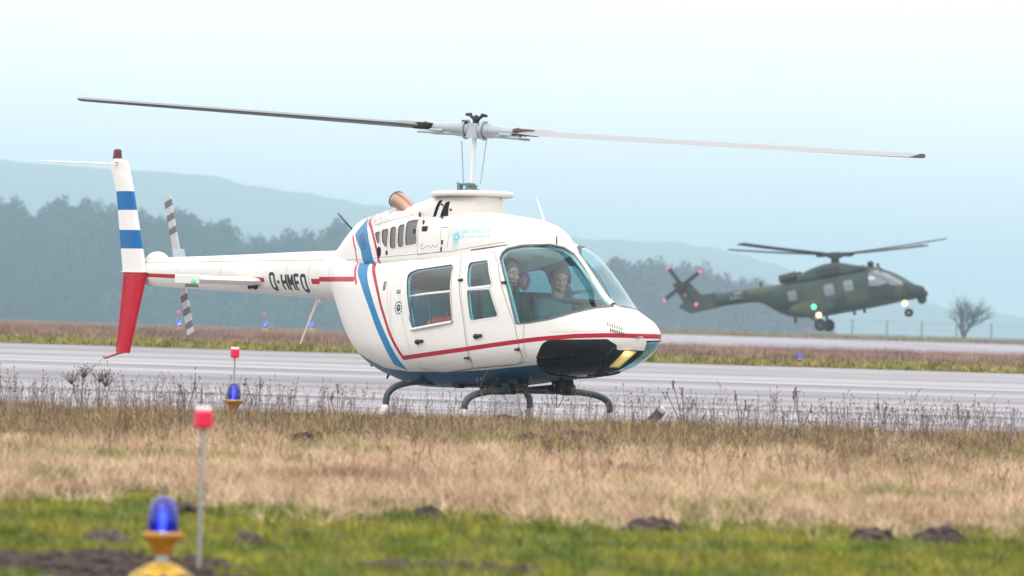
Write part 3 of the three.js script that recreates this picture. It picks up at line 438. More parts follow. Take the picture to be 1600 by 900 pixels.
  part('tail_rotor_hub', join([new THREE.CylinderGeometry(.05, .06, .12, 16).rotateX(Math.PI / 2), box(.10, .30, .05, 0, 0, 0, .02), box(.03, .12, .16, .06, .1, .02, .01)]), greyMetal, tr);
  for (const sg of [1, -1]) { const bl = part('tail_rotor_blade', join([box(.135, .68, .018, 0, .48 * sg, 0, .008)]), std(.48, .48, .48, .5), tr);
    for (const [a, b] of [[.36, .44], [.52, .60], [.68, .76]]) part('dark_band', box(.139, b - a, .021, 0, (a + b) / 2 * sg, 0, .006), std(.13, .14, .15, .6), bl); }
  // aerials
  part('whip_aerial', up(join([rod([-2.05, 1.86, .0], [-2.30, 2.055, .05], .011, .006), ball(.018, -2.05, 1.86, 0)])), dark, H, 'dark whip aerial');
  part('whip_aerial', up(join([rod([1.10, 1.985, -.1], [.95, 2.225, -.1], .012, .005)])), white, H, 'white whip aerial');
  part('probe', up(rod([1.60, 1.75, .12], [1.60, 1.83, .12], .008, .006)), dark, H);
  part('belly_aerial', up(join([rod([-2.68, 1.17, 0], [-3.0, .68, 0], .018, .009), ball(.03, -2.68, 1.17, 0), rod([-2.66, 1.19, 0], [-2.63, 1.12, 0], .024)])), white, H);
  // landing gear
  for (const sg of [1, -1]) {
    const sk = part('skid', up(join([tube([[-.62, -.05, .93 * sg], [.3, -.05, .93 * sg], [1.45, -.05, .93 * sg], [1.68, -.04, .93 * sg], [1.86, sg > 0 ? -.02 : .055, .93 * sg], [1.99, sg > 0 ? .01 : .155, .93 * sg]], .045, 50, 14), ball(.045, 1.99, sg > 0 ? .01 : .155, .93 * sg), ball(.045, -.62, -.05, .93 * sg)])), std(.55, .55, .54, .5), H);
    part('skid_shoe', up(join([box(1.7, .02, .07, .45, -.092, .93 * sg, .006), tube([[1.66, -.038, .93 * sg], [1.75, sg > 0 ? -.033 : .0, .93 * sg], [1.87, sg > 0 ? -.017 : .062, .93 * sg], [2.0, sg > 0 ? .012 : .16, .93 * sg]], .050, 16, 12)])), std(.14, .15, .155, .6), sk);
    for (const x of [-.11, 1.22]) part('saddle', up(join([rod([x, .01, .925 * sg], [x, .11, .885 * sg], .048, .043, 14), new THREE.CapsuleGeometry(.055, .16, 4, 12).rotateZ(Math.PI / 2).translate(x, -.05, .93 * sg)])), white, sk);
  }
  for (const [x, h] of [[-.11, .37], [1.22, .315]]) { const P = []; for (let i = 0; i <= 20; i++) { const a = i / 20 * Math.PI, c = Math.cos(a), s = Math.sin(a); P.push([x, .09 + (h - .09) * Math.pow(s, .55), .895 * Math.sign(c) * Math.pow(Math.abs(c), .62)]); }
    const ct = part('cross_tube', up(tube(P, .034, 70, 12)), tealTube, H);
    parts('tube_clamp', [-.36, .36].map((z) => up(box(.12, .11, .12, x, h + .01, z, .02))), black, ct); }
  part('cargo_fitting', up(join([box(.34, .06, .34, .62, .325, 0, .02), box(.12, .10, .16, .95, .31, .30, .02), box(.10, .06, .1, .35, .335, .33, .02), rod([.2, .33, .3], [1.4, .37, .3], .016), rod([.5, .30, -.2], [1.5, .39, -.2], .014), box(.14, .14, .2, 1.28, .36, -.25, .03), box(.1, .12, .14, 1.26, .36, .25, .03), ball(.05, 1.05, .34, .12), new THREE.TorusGeometry(.06, .008, 8, 20).translate(1.1, .36, .34)])), black, H);
  part('belly_aerial', up(join([rod([1.72, .43, .1], [1.74, .34, .1], .02, .012), ball(.03, 1.72, .42, .1), tube([[1.72, .42, .1], [1.68, .28, .12], [1.71, .16, .14]], .005, 10, 5), tube([[1.75, .42, .1], [1.80, .30, .12], [1.73, .16, .14]], .004, 10, 5)])), black, H);
  parts('drain_stub', [rod([-1.2, .42, .1], [-1.24, .36, .1], .014, .01), ball(.016, -1.45, .49, .15), box(.16, .03, .03, -.42, .45, .44, .01)].map(up), dark, H);
  // cabin
  part('cabin_floor', up(box(2.0, .03, .98, .66, .585, 0, .01)), std(.05, .055, .06, .9), H);
  part('cabin_bulkhead', up(box(.05, .62, 1.08, -.36, .98, 0, .02)), std(.10, .11, .12, .9), H);
  const seatM = std(.10, .12, .13, .85);
  for (const z of [.33, -.33]) { const s = part('seat', up(join([box(.50, .14, .46, 1.0, .68, z, .04), box(.12, .60, .44, .70, .98, z, .05).rotateZ(0)])), seatM, H); part('seat_belt', up(join([tube([[.78, 1.27, z + .12], [.80, 1.1, z + .12], [.86, .78, z + .15]], .014, 12, 6)])), dark, s); }
  part('rear_bench', up(join([box(.50, .22, 1.08, .02, .68, 0, .05), box(.14, .55, 1.08, -.25, 1.0, 0, .05)])), std(.14, .16, .18, .85), H);
  part('broom_post', up(join([box(.16, .95, .20, .52, 1.2, 0, .03), box(.14, .32, .06, .55, 1.42, .16, .02), box(.14, .32, .06, .55, 1.42, -.16, .02)])), std(.30, .34, .36, .8), H);
  const panel = part('instrument_panel', up(join([box(.14, .36, .40, 2.02, 1.02, 0, .05).rotateZ(0), box(.42, .34, .20, 1.86, .74, 0, .04), box(.26, .05, .46, 1.98, 1.2, 0, .02)])), std(.03, .035, .04, .7), H);
  for (const [y, z] of [[1.10, -.12], [1.10, 0], [1.10, .12], [.98, -.12], [.98, 0], [.98, .12]]) part('gauge', up(new THREE.CylinderGeometry(.042, .042, .012, 18).rotateZ(Math.PI / 2).translate(1.945, y, z)), std(.35, .36, .36, .4), panel);
  for (const z of [.33, -.33]) part('control_stick', up(join([tube([[1.55, .58, z], [1.50, .75, z], [1.42, .90, z]], .015, 14, 8), new THREE.CapsuleGeometry(.022, .09, 4, 10).rotateZ(.35).translate(1.41, .93, z)])), black, H);
  part('roof_console', up(box(.34, .05, .18, 1.2, 1.70, 0, .02)), std(.2, .22, .24, .8), H);
}

// ---------- people: smooth bodies meshed from a distance field ----------
function netMesh(f, lo, hi, h) { // surface nets of f = 0
  const n = [0, 1, 2].map((k) => Math.ceil((hi[k] - lo[k]) / h) + 1), [nx, ny, nzz] = n, F = new Float32Array(nx * ny * nzz), id = (i, j, k) => (k * ny + j) * nx + i;
  for (let k = 0; k < nzz; k++) for (let j = 0; j < ny; j++) for (let i = 0; i < nx; i++) F[id(i, j, k)] = f(lo[0] + i * h, lo[1] + j * h, lo[2] + k * h);
  const map = new Map(), pos = [], idx = [];
  for (let k = 0; k < nzz - 1; k++) for (let j = 0; j < ny - 1; j++) for (let i = 0; i < nx - 1; i++) {
    let c = [0, 0, 0], m = 0; const v = (a) => F[id(i + (a & 1), j + (a >> 1 & 1), k + (a >> 2))];
    for (const [a, b] of [[0, 1], [2, 3], [4, 5], [6, 7], [0, 2], [1, 3], [4, 6], [5, 7], [0, 4], [1, 5], [2, 6], [3, 7]]) { const p = v(a), q = v(b); if (p < 0 === q < 0) continue; const t = p / (p - q); m++; for (let x = 0; x < 3; x++) { const s = (a >> x) & 1, e = (b >> x) & 1; c[x] += s + (e - s) * t; } }
    if (m) { map.set(id(i, j, k), pos.length / 3); pos.push(lo[0] + (i + c[0] / m) * h, lo[1] + (j + c[1] / m) * h, lo[2] + (k + c[2] / m) * h); }
  }
  const quad = (a, b, c, d, fl) => { const q = [a, b, c, d].map((x) => map.get(x)); if (q.some((x) => x === undefined)) return; fl ? idx.push(q[0], q[2], q[1], q[0], q[3], q[2]) : idx.push(q[0], q[1], q[2], q[0], q[2], q[3]); };
  for (let k = 1; k < nzz - 1; k++) for (let j = 1; j < ny - 1; j++) for (let i = 1; i < nx - 1; i++) { const s = F[id(i, j, k)] < 0;
    if (s !== F[id(i + 1, j, k)] < 0) quad(id(i, j - 1, k - 1), id(i, j, k - 1), id(i, j, k), id(i, j - 1, k), !s);
    if (s !== F[id(i, j + 1, k)] < 0) quad(id(i - 1, j, k - 1), id(i - 1, j, k), id(i, j, k), id(i, j, k - 1), !s);
    if (s !== F[id(i, j, k + 1)] < 0) quad(id(i - 1, j - 1, k), id(i, j - 1, k), id(i, j, k), id(i - 1, j, k), !s); }
  const g = new THREE.BufferGeometry(); g.setAttribute('position', new THREE.Float32BufferAttribute(pos, 3)); g.setIndex(idx); g.computeVertexNormals(); return g;
}
const smin = (a, b, k) => { const h = clamp(.5 + .5 * (b - a) / k); return b + (a - b) * h - k * h * (1 - h); };
const cap = (x, y, z, a, b, r0, r1) => { const ex = b[0] - a[0], ey = b[1] - a[1], ez = b[2] - a[2], t = clamp(((x - a[0]) * ex + (y - a[1]) * ey + (z - a[2]) * ez) / (ex * ex + ey * ey + ez * ez)); return Math.hypot(x - a[0] - ex * t, y - a[1] - ey * t, z - a[2] - ez * t) - (r0 + (r1 - r0) * t); };
const ell = (x, y, z, c, r) => { const q = Math.hypot((x - c[0]) / r[0], (y - c[1]) / r[1], (z - c[2]) / r[2]); return (q - 1) * Math.min(...r); };
function headGeo(turn, nod) { // face towards +x, centre of the head at the origin
  const skin = (x, y, z) => { const az = Math.abs(z);
    let d = ell(x, y, z, [-.012, .035, 0], [.098, .092, .076]); d = smin(d, ell(x, y, z, [.022, -.035, 0], [.068, .082, .060]), .03); d = smin(d, ell(x, y, z, [.055, -.088, 0], [.032, .026, .034]), .03);
    d = smin(d, cap(x, y, z, [.088, .012, 0], [.112, -.028, 0], .010, .014), .014); d = smin(d, ell(x, y, z, [.102, -.034, .0], [.014, .010, .020]), .008);
    d = smin(d, cap(x, y, az, [.080, .030, .010], [.070, .030, .050], .012, .010), .014); d = smin(d, ell(x, y, az, [.062, -.018, .042], [.026, .022, .018]), .02);
    d = smin(d, cap(x, y, az, [.084, -.061, 0], [.076, -.062, .022], .008, .005), .006); d = smin(d, cap(x, y, az, [.083, -.073, 0], [.076, -.071, .018], .0085, .005), .006);
    d = Math.max(d, -ell(x, y, az, [.097, .010, .032], [.013, .007, .014])); d = smin(d, ell(x, y, az, [-.008, -.008, .078], [.022, .034, .010]), .008);
    d = smin(d, cap(x, y, z, [-.02, -.06, 0], [-.035, -.17, 0], .056, .060), .03); return d; };
  const rot = (g) => g.rotateZ(nod).rotateY(turn);
  const eyes = []; for (const s of [1, -1]) eyes.push(new THREE.SphereGeometry(.0105, 12, 8).scale(1, .45, 1.1).translate(.0785, .008, .031 * s));
  const hair = (x, y, z) => Math.max(ell(x, y, z, [-.017, .038, 0], [.106, .1015, .0845]) + .003 * nz(x * 50, y * 50, z * 50), (x > .03 ? .035 + (x - .03) * 1.25 : .035 + (x - .03) * .75) - y + .006 * nz(z * 40, x * 40));
  return { skin: rot(netMesh(skin, [-.14, -.19, -.11], [.15, .15, .11], .0045)), eyes: rot(join(eyes)), hair: rot(netMesh(hair, [-.15, -.14, -.12], [.13, .17, .12], .005)),
    brows: rot(join([1, -1].map((s) => new THREE.CapsuleGeometry(.0045, .03, 4, 8).rotateX(Math.PI / 2).rotateY(-.25 * s).translate(.084, .038, .030 * s)))),
    set: rot(join([new THREE.TorusGeometry(.108, .008, 8, 30, Math.PI).rotateY(Math.PI / 2).translate(-.01, .02, 0).scale(1, 1.12, .93), ...[1, -1].map((s) => new THREE.CylinderGeometry(.040, .036, .03, 18).rotateX(Math.PI / 2).translate(-.008, -.005, .094 * s)), tube([[.0, -.02, .1], [.06, -.06, .085], [.10, -.075, .03]], .004, 14, 6), ball(.012, .102, -.076, .022)])) };
}
function handField(w, dir, side) { // palm and five separate, unequal, curled fingers from the wrist w along dir
  const D = V(...dir).normalize(), Sd = V(0, 0, side).addScaledVector(D, -D.z * side).normalize(), N = new THREE.Vector3().crossVectors(D, Sd).multiplyScalar(side).normalize(), at = (a, b, c) => { const p = V(...w).addScaledVector(D, a).addScaledVector(Sd, b).addScaledVector(N, c); return [p.x, p.y, p.z]; };
  const bones = [[at(0, 0, 0), at(.075, .0, 0), .026, .030], [at(.06, .024, 0), at(.085, .028, 0), .018, .016], [at(.06, -.024, 0), at(.085, -.028, 0), .018, .016]];
  [[.030, .034, .024], [.010, .040, .028], [-.011, .037, .025], [-.031, .029, .02]].forEach(([b, l1, l2], i) => { const a = at(.088 - Math.abs(b) * .2, b, 0), k = at(.088 + l1, b * 1.1, .014), e = at(.088 + l1 + l2 * .5, b * 1.1, .014 + l2); bones.push([a, k, .0095, .0088], [k, e, .0088, .0075]); });
  bones.push([at(.025, .028, .006), at(.055, .052, .016), .0125, .0105], [at(.055, .052, .016), at(.085, .048, .03), .0105, .0085]);
  return bones;
}
function pilot(label, at, o) {
  const P = thing('person', label, 'person', at.pos, at.turn);
  const S = [-.03, .47, .19], sh = (s) => [-.03, .455, .185 * s], el = (s) => o.elbow[s > 0 ? 0 : 1], wr = (s) => o.wrist[s > 0 ? 0 : 1];
  const bodyF = (g) => (x, y, z) => { // g: thickness of the cloth
    let d = ell(x, y, z, [-.01, .02, 0], [.15, .13, .19]); d = smin(d, ell(x, y, z, [.0, .17, 0], [.135, .17, .165]), .08); d = smin(d, ell(x, y, z, [-.02, .34, 0], [.125, .15, .185]), .08); d = smin(d, cap(x, y, z, [-.03, .44, -.13], [-.03, .44, .13], .07, .07), .06);
    for (const s of [1, -1]) { d = smin(d, cap(x, y, z, sh(s), el(s), .062, .048), .04); d = smin(d, cap(x, y, z, el(s), wr(s), .048, .032), .02); d = smin(d, cap(x, y, z, [.03, -.02, .10 * s], [.42, .10, .11 * s], .088, .062), .05); d = smin(d, cap(x, y, z, [.42, .10, .11 * s], [.54, -.06, .10 * s], .062, .045), .03); d = smin(d, cap(x, y, z, [.53, -.05, .10 * s], [.64, -.05, .10 * s], .045, .035), .03); }
    return d - g; };
  const B = bodyF(0), neck = (x, y, z) => cap(x, y, z, [-.03, .46, 0], [.0, .62, 0], .062, .055);
  const hd = headGeo(o.turn, o.nod), hc = [.035, .715, 0], geos = [netMesh((x, y, z) => smin(B(x, y, z), neck(x, y, z), .03), [-.25, -.32, -.42], [.82, .66, .42], .016), hd.skin.translate(...hc)];
  for (const s of [1, -1]) { const e = el(s), w = wr(s), bones = handField(w, [w[0] - e[0], w[1] - e[1], w[2] - e[2]], -s); geos.push(netMesh((x, y, z) => bones.reduce((d, b) => smin(d, cap(x, y, z, ...b), .006), 1), [w[0] - .14, w[1] - .14, w[2] - .14], [w[0] + .16, w[1] + .14, w[2] + .14], .0045)); }
  part('body', join(geos), std(...o.skin, .55), P);
  const fold = (x, y, z) => .009 * nz(x * 14, y * 22, z * 14) + .004 * nz(x * 40, y * 40, z * 40);
  const isLeg = (x, y, z) => .10 - y + .25 * (x - .05);
  part('jacket', netMesh((x, y, z) => Math.max(bodyF(.016)(x, y, z) + fold(x, y, z), isLeg(x, y, z) - .06, y - .575, Math.max(...[1, -1].map((s) => { const w = wr(s), e = el(s), l = Math.hypot(w[0] - e[0], w[1] - e[1], w[2] - e[2]); return z * s > .02 && x > .12 ? ((x - w[0]) * (w[0] - e[0]) + (y - w[1]) * (w[1] - e[1]) + (z - w[2]) * (w[2] - e[2])) / l + .005 : -1; }))), [-.26, -.16, -.44], [.62, .64, .44], .011), std(...o.jacket, .85), P);
  part('trousers', netMesh((x, y, z) => Math.max(bodyF(.011)(x, y, z) + fold(x, y, z), -(isLeg(x, y, z)) - .0, -.20 - y - 9 * 0), [-.26, -.34, -.30], [.82, .20, .30], .013), std(...o.trousers, .9), P);
  part('collar', new THREE.TorusGeometry(.078, .02, 10, 26).rotateX(Math.PI / 2 - .25).translate(-.02, .515, 0), std(...o.jacket.map((v) => v * 1.25), .9), P);
  part('hair', hd.hair.translate(...hc), std(...o.hair, .8), P); part('eyes', hd.eyes.translate(...hc), std(.10, .06, .05, .4), P); part('eyebrows', hd.brows.translate(...hc), std(...o.hair.map((v) => v * .6), .9), P);
  if (o.headset) part('headset', hd.set.translate(...hc), o.headset, P);
  if (o.vest) part('harness', join([tube([[.13, .12, .09], [.125, .3, .10], [.06, .46, .10], [-.04, .53, .10]], .018, 20, 8), tube([[.13, .12, -.09], [.125, .3, -.10], [.06, .46, -.10], [-.04, .53, -.10]], .018, 20, 8), box(.04, .10, .09, .150, .26, .07, .012), box(.04, .08, .08, .152, .17, -.06, .012)]), std(.018, .03, .03, .85), P);
  return P;
}
const inHeli = (x, y, z) => [HELI[0] + x * CA - z * SA, y + LIFT + HELI[1], HELI[2] + x * SA + z * CA];
pilot('grey-haired pilot in a dark green flight jacket behind the near side of the windscreen', { pos: inHeli(1.075, .735, .31), turn: -PSI }, { turn: .1, nod: -.16, skin: [.60, .27, .20], jacket: [.016, .050, .030], trousers: [.03, .055, .04], hair: [.14, .14, .145], elbow: [[.06, .21, .25], [.05, .21, -.25]], wrist: [[.29, .15, .15], [.30, .20, -.16]], vest: true, headset: black });
pilot('pilot in a pale grey top with a headset in the far front seat, head bent', { pos: inHeli(1.045, .70, -.33), turn: -PSI }, { turn: -.45, nod: -.30, skin: [.62, .30, .23], jacket: [.11, .16, .17], trousers: [.05, .07, .08], hair: [.17, .165, .16], elbow: [[.06, .21, .25], [.05, .21, -.25]], wrist: [[.29, .2, .12], [.28, .17, -.14]], headset: std(.08, .09, .1, .5) });
{ const b = thing('bag', 'red bag lying on the rear seat of the white helicopter', 'bag', inHeli(-.0, .80, .25), -PSI);
  part('pouch', netMesh((x, y, z) => ell(x, y, z, [0, .09, 0], [.22, .13, .24]) + .03 * nz(x * 9, y * 9, z * 9), [-.3, -.1, -.32], [.3, .3, .32], .02), std(.85, .06, .02, .7), b); part('strap', tube([[-.1, .17, -.1], [0, .25, 0], [.1, .17, .1]], .016, 16, 6), std(.4, .03, .02, .8), b); }
{ const b = thing('hanging_headset', 'pink and yellow ear pads of a spare headset hanging between the front seats', 'headset', inHeli(.96, 1.39, .02), -PSI);
  part('ear_pad', join([new THREE.TorusGeometry(.055, .02, 10, 24).scale(.8, 1.25, 1).rotateY(.9)]), std(.55, .14, .35, .7), b); part('inner_pad', ball(.045, 0, -.01, 0, .5, 1.1, .5).rotateY(.9), std(.62, .45, .18, .8), b); part('cord', tube([[0, -.07, 0], [.02, -.14, .01], [.04, -.22, 0]], .010, 12, 6), std(.4, .1, .3, .7), b); }

// ---------- the green military helicopter, low over the runway ----------
{
  const M = thing('military_helicopter', 'dark green camouflaged military helicopter hovering nose up above the far runway', 'helicopter', [18.68, 5.13, -260], -.26);
  const AT = 11 * Math.PI / 180, R = (g) => g.rotateZ(AT);
  const camo = (() => { const W = 1024, Hh = 512, cv = document.createElement('canvas'); cv.width = W; cv.height = Hh; const c = cv.getContext('2d'), im = c.createImageData(W, Hh);
    for (let j = 0; j < Hh; j++) for (let i = 0; i < W; i++) { const x = i / W * 16, y = j / Hh * 5, a = nz(x * .42, y * .62, 3.1) + .25 * nz(x * 1.3, y * 1.5, 8), b = nz(x * .5 + 9, y * .7, 6.2) + .2 * nz(x * 1.4, y * 1.4, 2), q = a > .12 ? [62, 66, 46] : b > .1 ? [36, 42, 40] : [46, 58, 50]; const k = 1 + .08 * nz(x * 5, y * 5, 1), o = (j * W + i) * 4; for (let e = 0; e < 3; e++) im.data[o + e] = q[e] * k; im.data[o + 3] = 255; }
    c.putImageData(im, 0, 0); c.fillStyle = 'rgba(190,195,185,.55)'; c.font = 'bold 26px sans-serif'; const t = new THREE.CanvasTexture(cv); t.colorSpace = THREE.SRGBColorSpace; return t; })();
  const uvm = (p) => [(p[0] + 10) / 16, clamp((p[1] + 4.2) / 5)];
  const skinM = new THREE.MeshStandardMaterial({ map: camo, roughness: .75, side: THREE.DoubleSide }), green = std(.045, .05, .035, .75), deep = std(.022, .025, .022, .8);
  const geo = (tris, o = {}) => R(meshOf(tris, { ...o, uv: uvm }).translate(0, -LIFT, 0));
  const BODY = [[-7.4, -1.0, -1.78, -1.38, .42, 2.2, 2.2], [-6.2, -1.02, -1.82, -1.4, .47, 2.2, 2.2], [-5.2, -1.05, -1.88, -1.45, .55, 2.3, 2.3], [-4.6, -1.06, -2.05, -1.52, .70, 2.4, 2.4], [-4.0, -1.08, -2.52, -1.7, .95, 2.6, 2.6], [-3.4, -1.10, -2.92, -1.9, 1.15, 2.8, 2.8], [-2.6, -1.12, -3.2, -2.1, 1.28, 3, 3], [-1.4, -1.14, -3.34, -2.2, 1.32, 3.2, 3.2], [0, -1.12, -3.34, -2.25, 1.32, 3.2, 3.2], [1.4, -1.08, -3.32, -2.3, 1.30, 3.1, 3.2], [2.2, -1.05, -3.3, -2.4, 1.25, 2.8, 3], [2.8, -1.28, -3.28, -2.55, 1.15, 2.5, 2.8], [3.4, -1.62, -3.25, -2.6, 1.0, 2.3, 2.6], [3.95, -2.05, -3.24, -2.7, .82, 2.2, 2.4], [4.3, -2.35, -3.22, -2.8, .62, 2.1, 2.2], [4.6, -2.48, -3.2, -2.85, .45, 2, 2], [4.84, -2.62, -3.08, -2.86, .24, 2, 2], [4.9, -2.86, -2.86, -2.86, 0, 2, 2]];
  let b = loftTris(BODY, 150, 96); const take = (P, r = .05) => { const o = []; for (const sg of [1, -1]) { const [i, rest] = cut(b, flank(P, sg, r)); b = rest; o.push(i); } return o; };
  const wins = [take([[-2.85, -1.68], [-2.4, -1.66], [-2.38, -2.15], [-2.83, -2.17]]), take([[-.68, -1.66], [-.18, -1.64], [-.15, -2.2], [-.66, -2.22]]), take([[.48, -1.62], [.95, -1.6], [.98, -2.15], [.52, -2.17]])];
  const cock = [take([[2.0, -1.32], [2.45, -1.25], [2.95, -2.05], [2.5, -2.15], [1.95, -2.05]], .04), take([[2.65, -1.4], [3.0, -1.55], [3.75, -2.12], [3.75, -2.3], [3.15, -2.22]], .04)];
  part('fuselage', geo(b), skinM, M);
  const pale = new THREE.MeshPhysicalMaterial({ color: rgb(.13, .16, .18), roughness: .3, clearcoat: .6, side: THREE.DoubleSide });
  for (const w of wins) for (const t of w) part('cabin_window', geo(t, { off: -.02 }), pale, M);
  for (const w of cock) for (const t of w) part('cockpit_window', geo(t, { off: -.015 }), new THREE.MeshPhysicalMaterial({ color: rgb(.12, .16, .18), roughness: .08, clearcoat: 1, side: THREE.DoubleSide }), M);
  const HOOD = [[-3.3, -1.0, -1.3, -1.12, .2, 2, 2], [-2.9, -.82, -1.3, -1.12, .6, 2.2, 2], [-2.2, -.72, -1.3, -1.12, .85, 2.5, 2], [-1.5, -.50, -1.3, -1.1, .92, 2.7, 2], [-.5, -.36, -1.3, -1.08, .95, 2.8, 2], [.3, -.46, -1.3, -1.06, .92, 2.6, 2], [1.0, -.68, -1.3, -1.05, .85, 2.4, 2], [1.8, -.90, -1.2, -1.05, .7, 2.2, 2], [2.3, -1.02, -1.15, -1.08, .0, 2, 2]];
  part('engine_housing', geo(loftTris(HOOD, 80, 60)), skinM, M);
  for (const s of [1, -1]) { part('exhaust', R(join([rod([-2.3, -.78, .62 * s], [-3.28, -.86, .95 * s], .27, .24, 16)])), deep, M); part('engine_intake', R(join([box(1.0, .5, .3, -.2, -.86, .92 * s, .12)])), deep, M);
    part('sponson', geo(loftTris([[-3.0, -2.75, -2.85, -2.8, 0, 2, 2], [-2.7, -2.5, -3.1, -2.8, .3, 2, 2], [-1.8, -2.4, -3.28, -2.85, .42, 2.4, 2.4], [-1.0, -2.42, -3.3, -2.88, .4, 2.4, 2.4], [-.4, -2.65, -3.15, -2.9, .2, 2, 2], [-.2, -2.9, -2.92, -2.91, 0, 2, 2]].map((q) => q), 40, 40)).translate(0, 0, 1.18 * s), skinM, M);
    const leg = part('main_wheel', R(join([new THREE.TorusGeometry(.24, .12, 10, 22).translate(-1.25, -3.86, 1.3 * s)])), black, M); part('wheel_strut', R(join([rod([-1.3, -3.1, 1.22 * s], [-1.25, -3.85, 1.22 * s], .09, .07), rod([-1.9, -3.2, 1.2 * s], [-1.3, -3.75, 1.22 * s], .06)])), deep, leg); part('wheel_hub', R(new THREE.CylinderGeometry(.16, .16, .14, 16).rotateX(Math.PI / 2).translate(-1.25, -3.86, 1.3 * s)), green, leg); }
  { const nw = part('nose_wheel', R(join([-.12, .12].map((z) => new THREE.TorusGeometry(.16, .085, 8, 18).translate(3.75, -3.95, z)))), black, M); part('wheel_strut', R(join([rod([3.6, -3.15, 0], [3.74, -3.95, 0], .07, .06), rod([3.72, -3.95, -.15], [3.72, -3.95, .15], .05)])), greyMetal, nw); }
  part('nose_sensor', R(join([ball(.28, 4.62, -3.3, 0), ball(.2, 4.85, -3.02, .1)])), deep, M);
  part('roof_sensor', R(join([ball(.2, 2.0, -.82, .1), rod([2.0, -1.05, .1], [2.0, -.8, .1], .1), box(.3, .12, .4, 1.45, -.86, 0, .04)])), deep, M);
  parts('wiper', [rod([2.55, -1.1, .35], [3.5, -2.1, .55], .03), rod([2.9, -1.35, -.1], [3.7, -2.05, -.1], .03)].map(R), deep, M);
  const lampsN = [['landing_light', 3.62, -3.38, .15, [1, .86, .55], .17], ['landing_light', -1.2, -3.3, 1.56, [1, .72, .35], .17], ['position_light', -1.4, -2.78, 1.62, [.1, .9, .4], .15]];
  for (const [n, x, y, z, c, r] of lampsN) { part(n, R(ball(r, x, y, z)), new THREE.MeshStandardMaterial({ color: rgb(...c), emissive: rgb(...c), emissiveIntensity: 1.3, roughness: .3 }), M); const l = new THREE.PointLight(rgb(...c), .4, 12); const q = V(x, y, z).applyAxisAngle(V(0, 0, 1), AT); l.position.copy(q); l.castShadow = true; M.add(l); }
  parts('blade_aerial', [[-4.6, -1.0, .5], [-2.9, -3.25, .45], [1.2, -3.4, .3], [.6, -3.42, .3], [2.4, -1.0, .35]].map(([x, y, h]) => R(box(.16, h, .04, x, y, 0, .015))), deep, M); part('towel_rail_aerial', R(tube([[-6.8, -1.35, .5], [-6.7, -1.35, .68], [-4.6, -1.5, .85], [-4.4, -1.5, .7]], .025, 20, 6)), deep, M);
  // fin, tailplane, tail rotor
  { const sh = new THREE.Shape([[-7.2, -1.78], [-8.95, -1.85], [-9.55, -1.45], [-9.25, -1.2], [-9.72, -.05], [-8.85, -.02], [-8.55, -.5], [-8.2, -.95], [-7.3, -1.0]].map((p) => new THREE.Vector2(...p)));
    const g = new THREE.ExtrudeGeometry(sh, { depth: .30, bevelEnabled: true, bevelSize: .05, bevelThickness: .08, bevelSegments: 3 }).translate(0, 0, -.15), f = part('tail_fin', R(g), std(.04, .048, .042, .75), M);
    part('fin_flash', R(join([box(.30, .10, .02, -9.02, -.62, .245, .004)])), std(.02, .02, .02), f); part('fin_flash', R(box(.30, .10, .02, -9.02, -.72, .245, .004)), std(.5, .06, .04), f); part('fin_flash', R(box(.30, .10, .02, -9.02, -.82, .245, .004)), std(.55, .40, .06), f);
    part('tailplane', R(box(.8, .08, 2.4, -8.9, -1.72, -1.1, .03)), std(.04, .048, .042, .75), M);
    part('roundel', R(join([box(.46, .12, .02, -5.9, -1.2, .49, .004)])), std(.25, .27, .24), M); 
    for (const s of [1, -1]) parts('lettering', [0, 1, 2, 3, 4].map((i) => R(box(.13, .22, .02, -6.35 + i * .22, -1.42, .485 * s, .004))), std(.22, .24, .21, .8), M); }
  { const tr = new THREE.Group(); tr.name = 'tail_rotor'; M.add(tr); tr.position.copy(V(-9.15, -.25, .42).applyAxisAngle(V(0, 0, 1), AT)); tr.rotation.z = AT + .5;
    part('tail_rotor_hub', new THREE.CylinderGeometry(.18, .2, .4, 16).rotateX(Math.PI / 2), deep, tr);
    for (let k = 0; k < 4; k++) { const bl = part('tail_rotor_blade', box(.24, 1.35, .04, 0, .80, 0, .01).rotateZ(k * Math.PI / 2), deep, tr); part('blade_tip', box(.245, .22, .045, 0, 1.36, 0, .01).rotateZ(k * Math.PI / 2), std(.62, .22, .3, .6), bl); } }
  { const mr = new THREE.Group(); mr.name = 'main_rotor'; M.add(mr); mr.position.set(.0, 0, 0); mr.rotation.set(0, .26 + 45 * Math.PI / 180, 3.2 * Math.PI / 180, 'ZYX');
    part('rotor_hub', join([new THREE.CylinderGeometry(.32, .42, .34, 20).translate(0, .05, 0), new THREE.CylinderGeometry(.22, .28, .9, 16).translate(0, -.4, 0), ...[0, 1, 2, 3].map((k) => box(1.1, .22, .34, .8, .08, 0, .06).rotateY(k * Math.PI / 2))]), deep, mr);
    for (let k = 0; k < 4; k++) { const g = new THREE.BoxGeometry(7.0, .07, .52, 20, 1, 1).translate(4.65, 0, 0), p = g.attributes.position; for (let i = 0; i < p.count; i++) { const x = p.getX(i); p.setY(i, p.getY(i) + .08 + .055 * x + .004 * x * x * .5 - p.getZ(i) * .1); } g.computeVertexNormals(); part('rotor_blade', g.rotateY(k * Math.PI / 2), deep, mr); } }
}

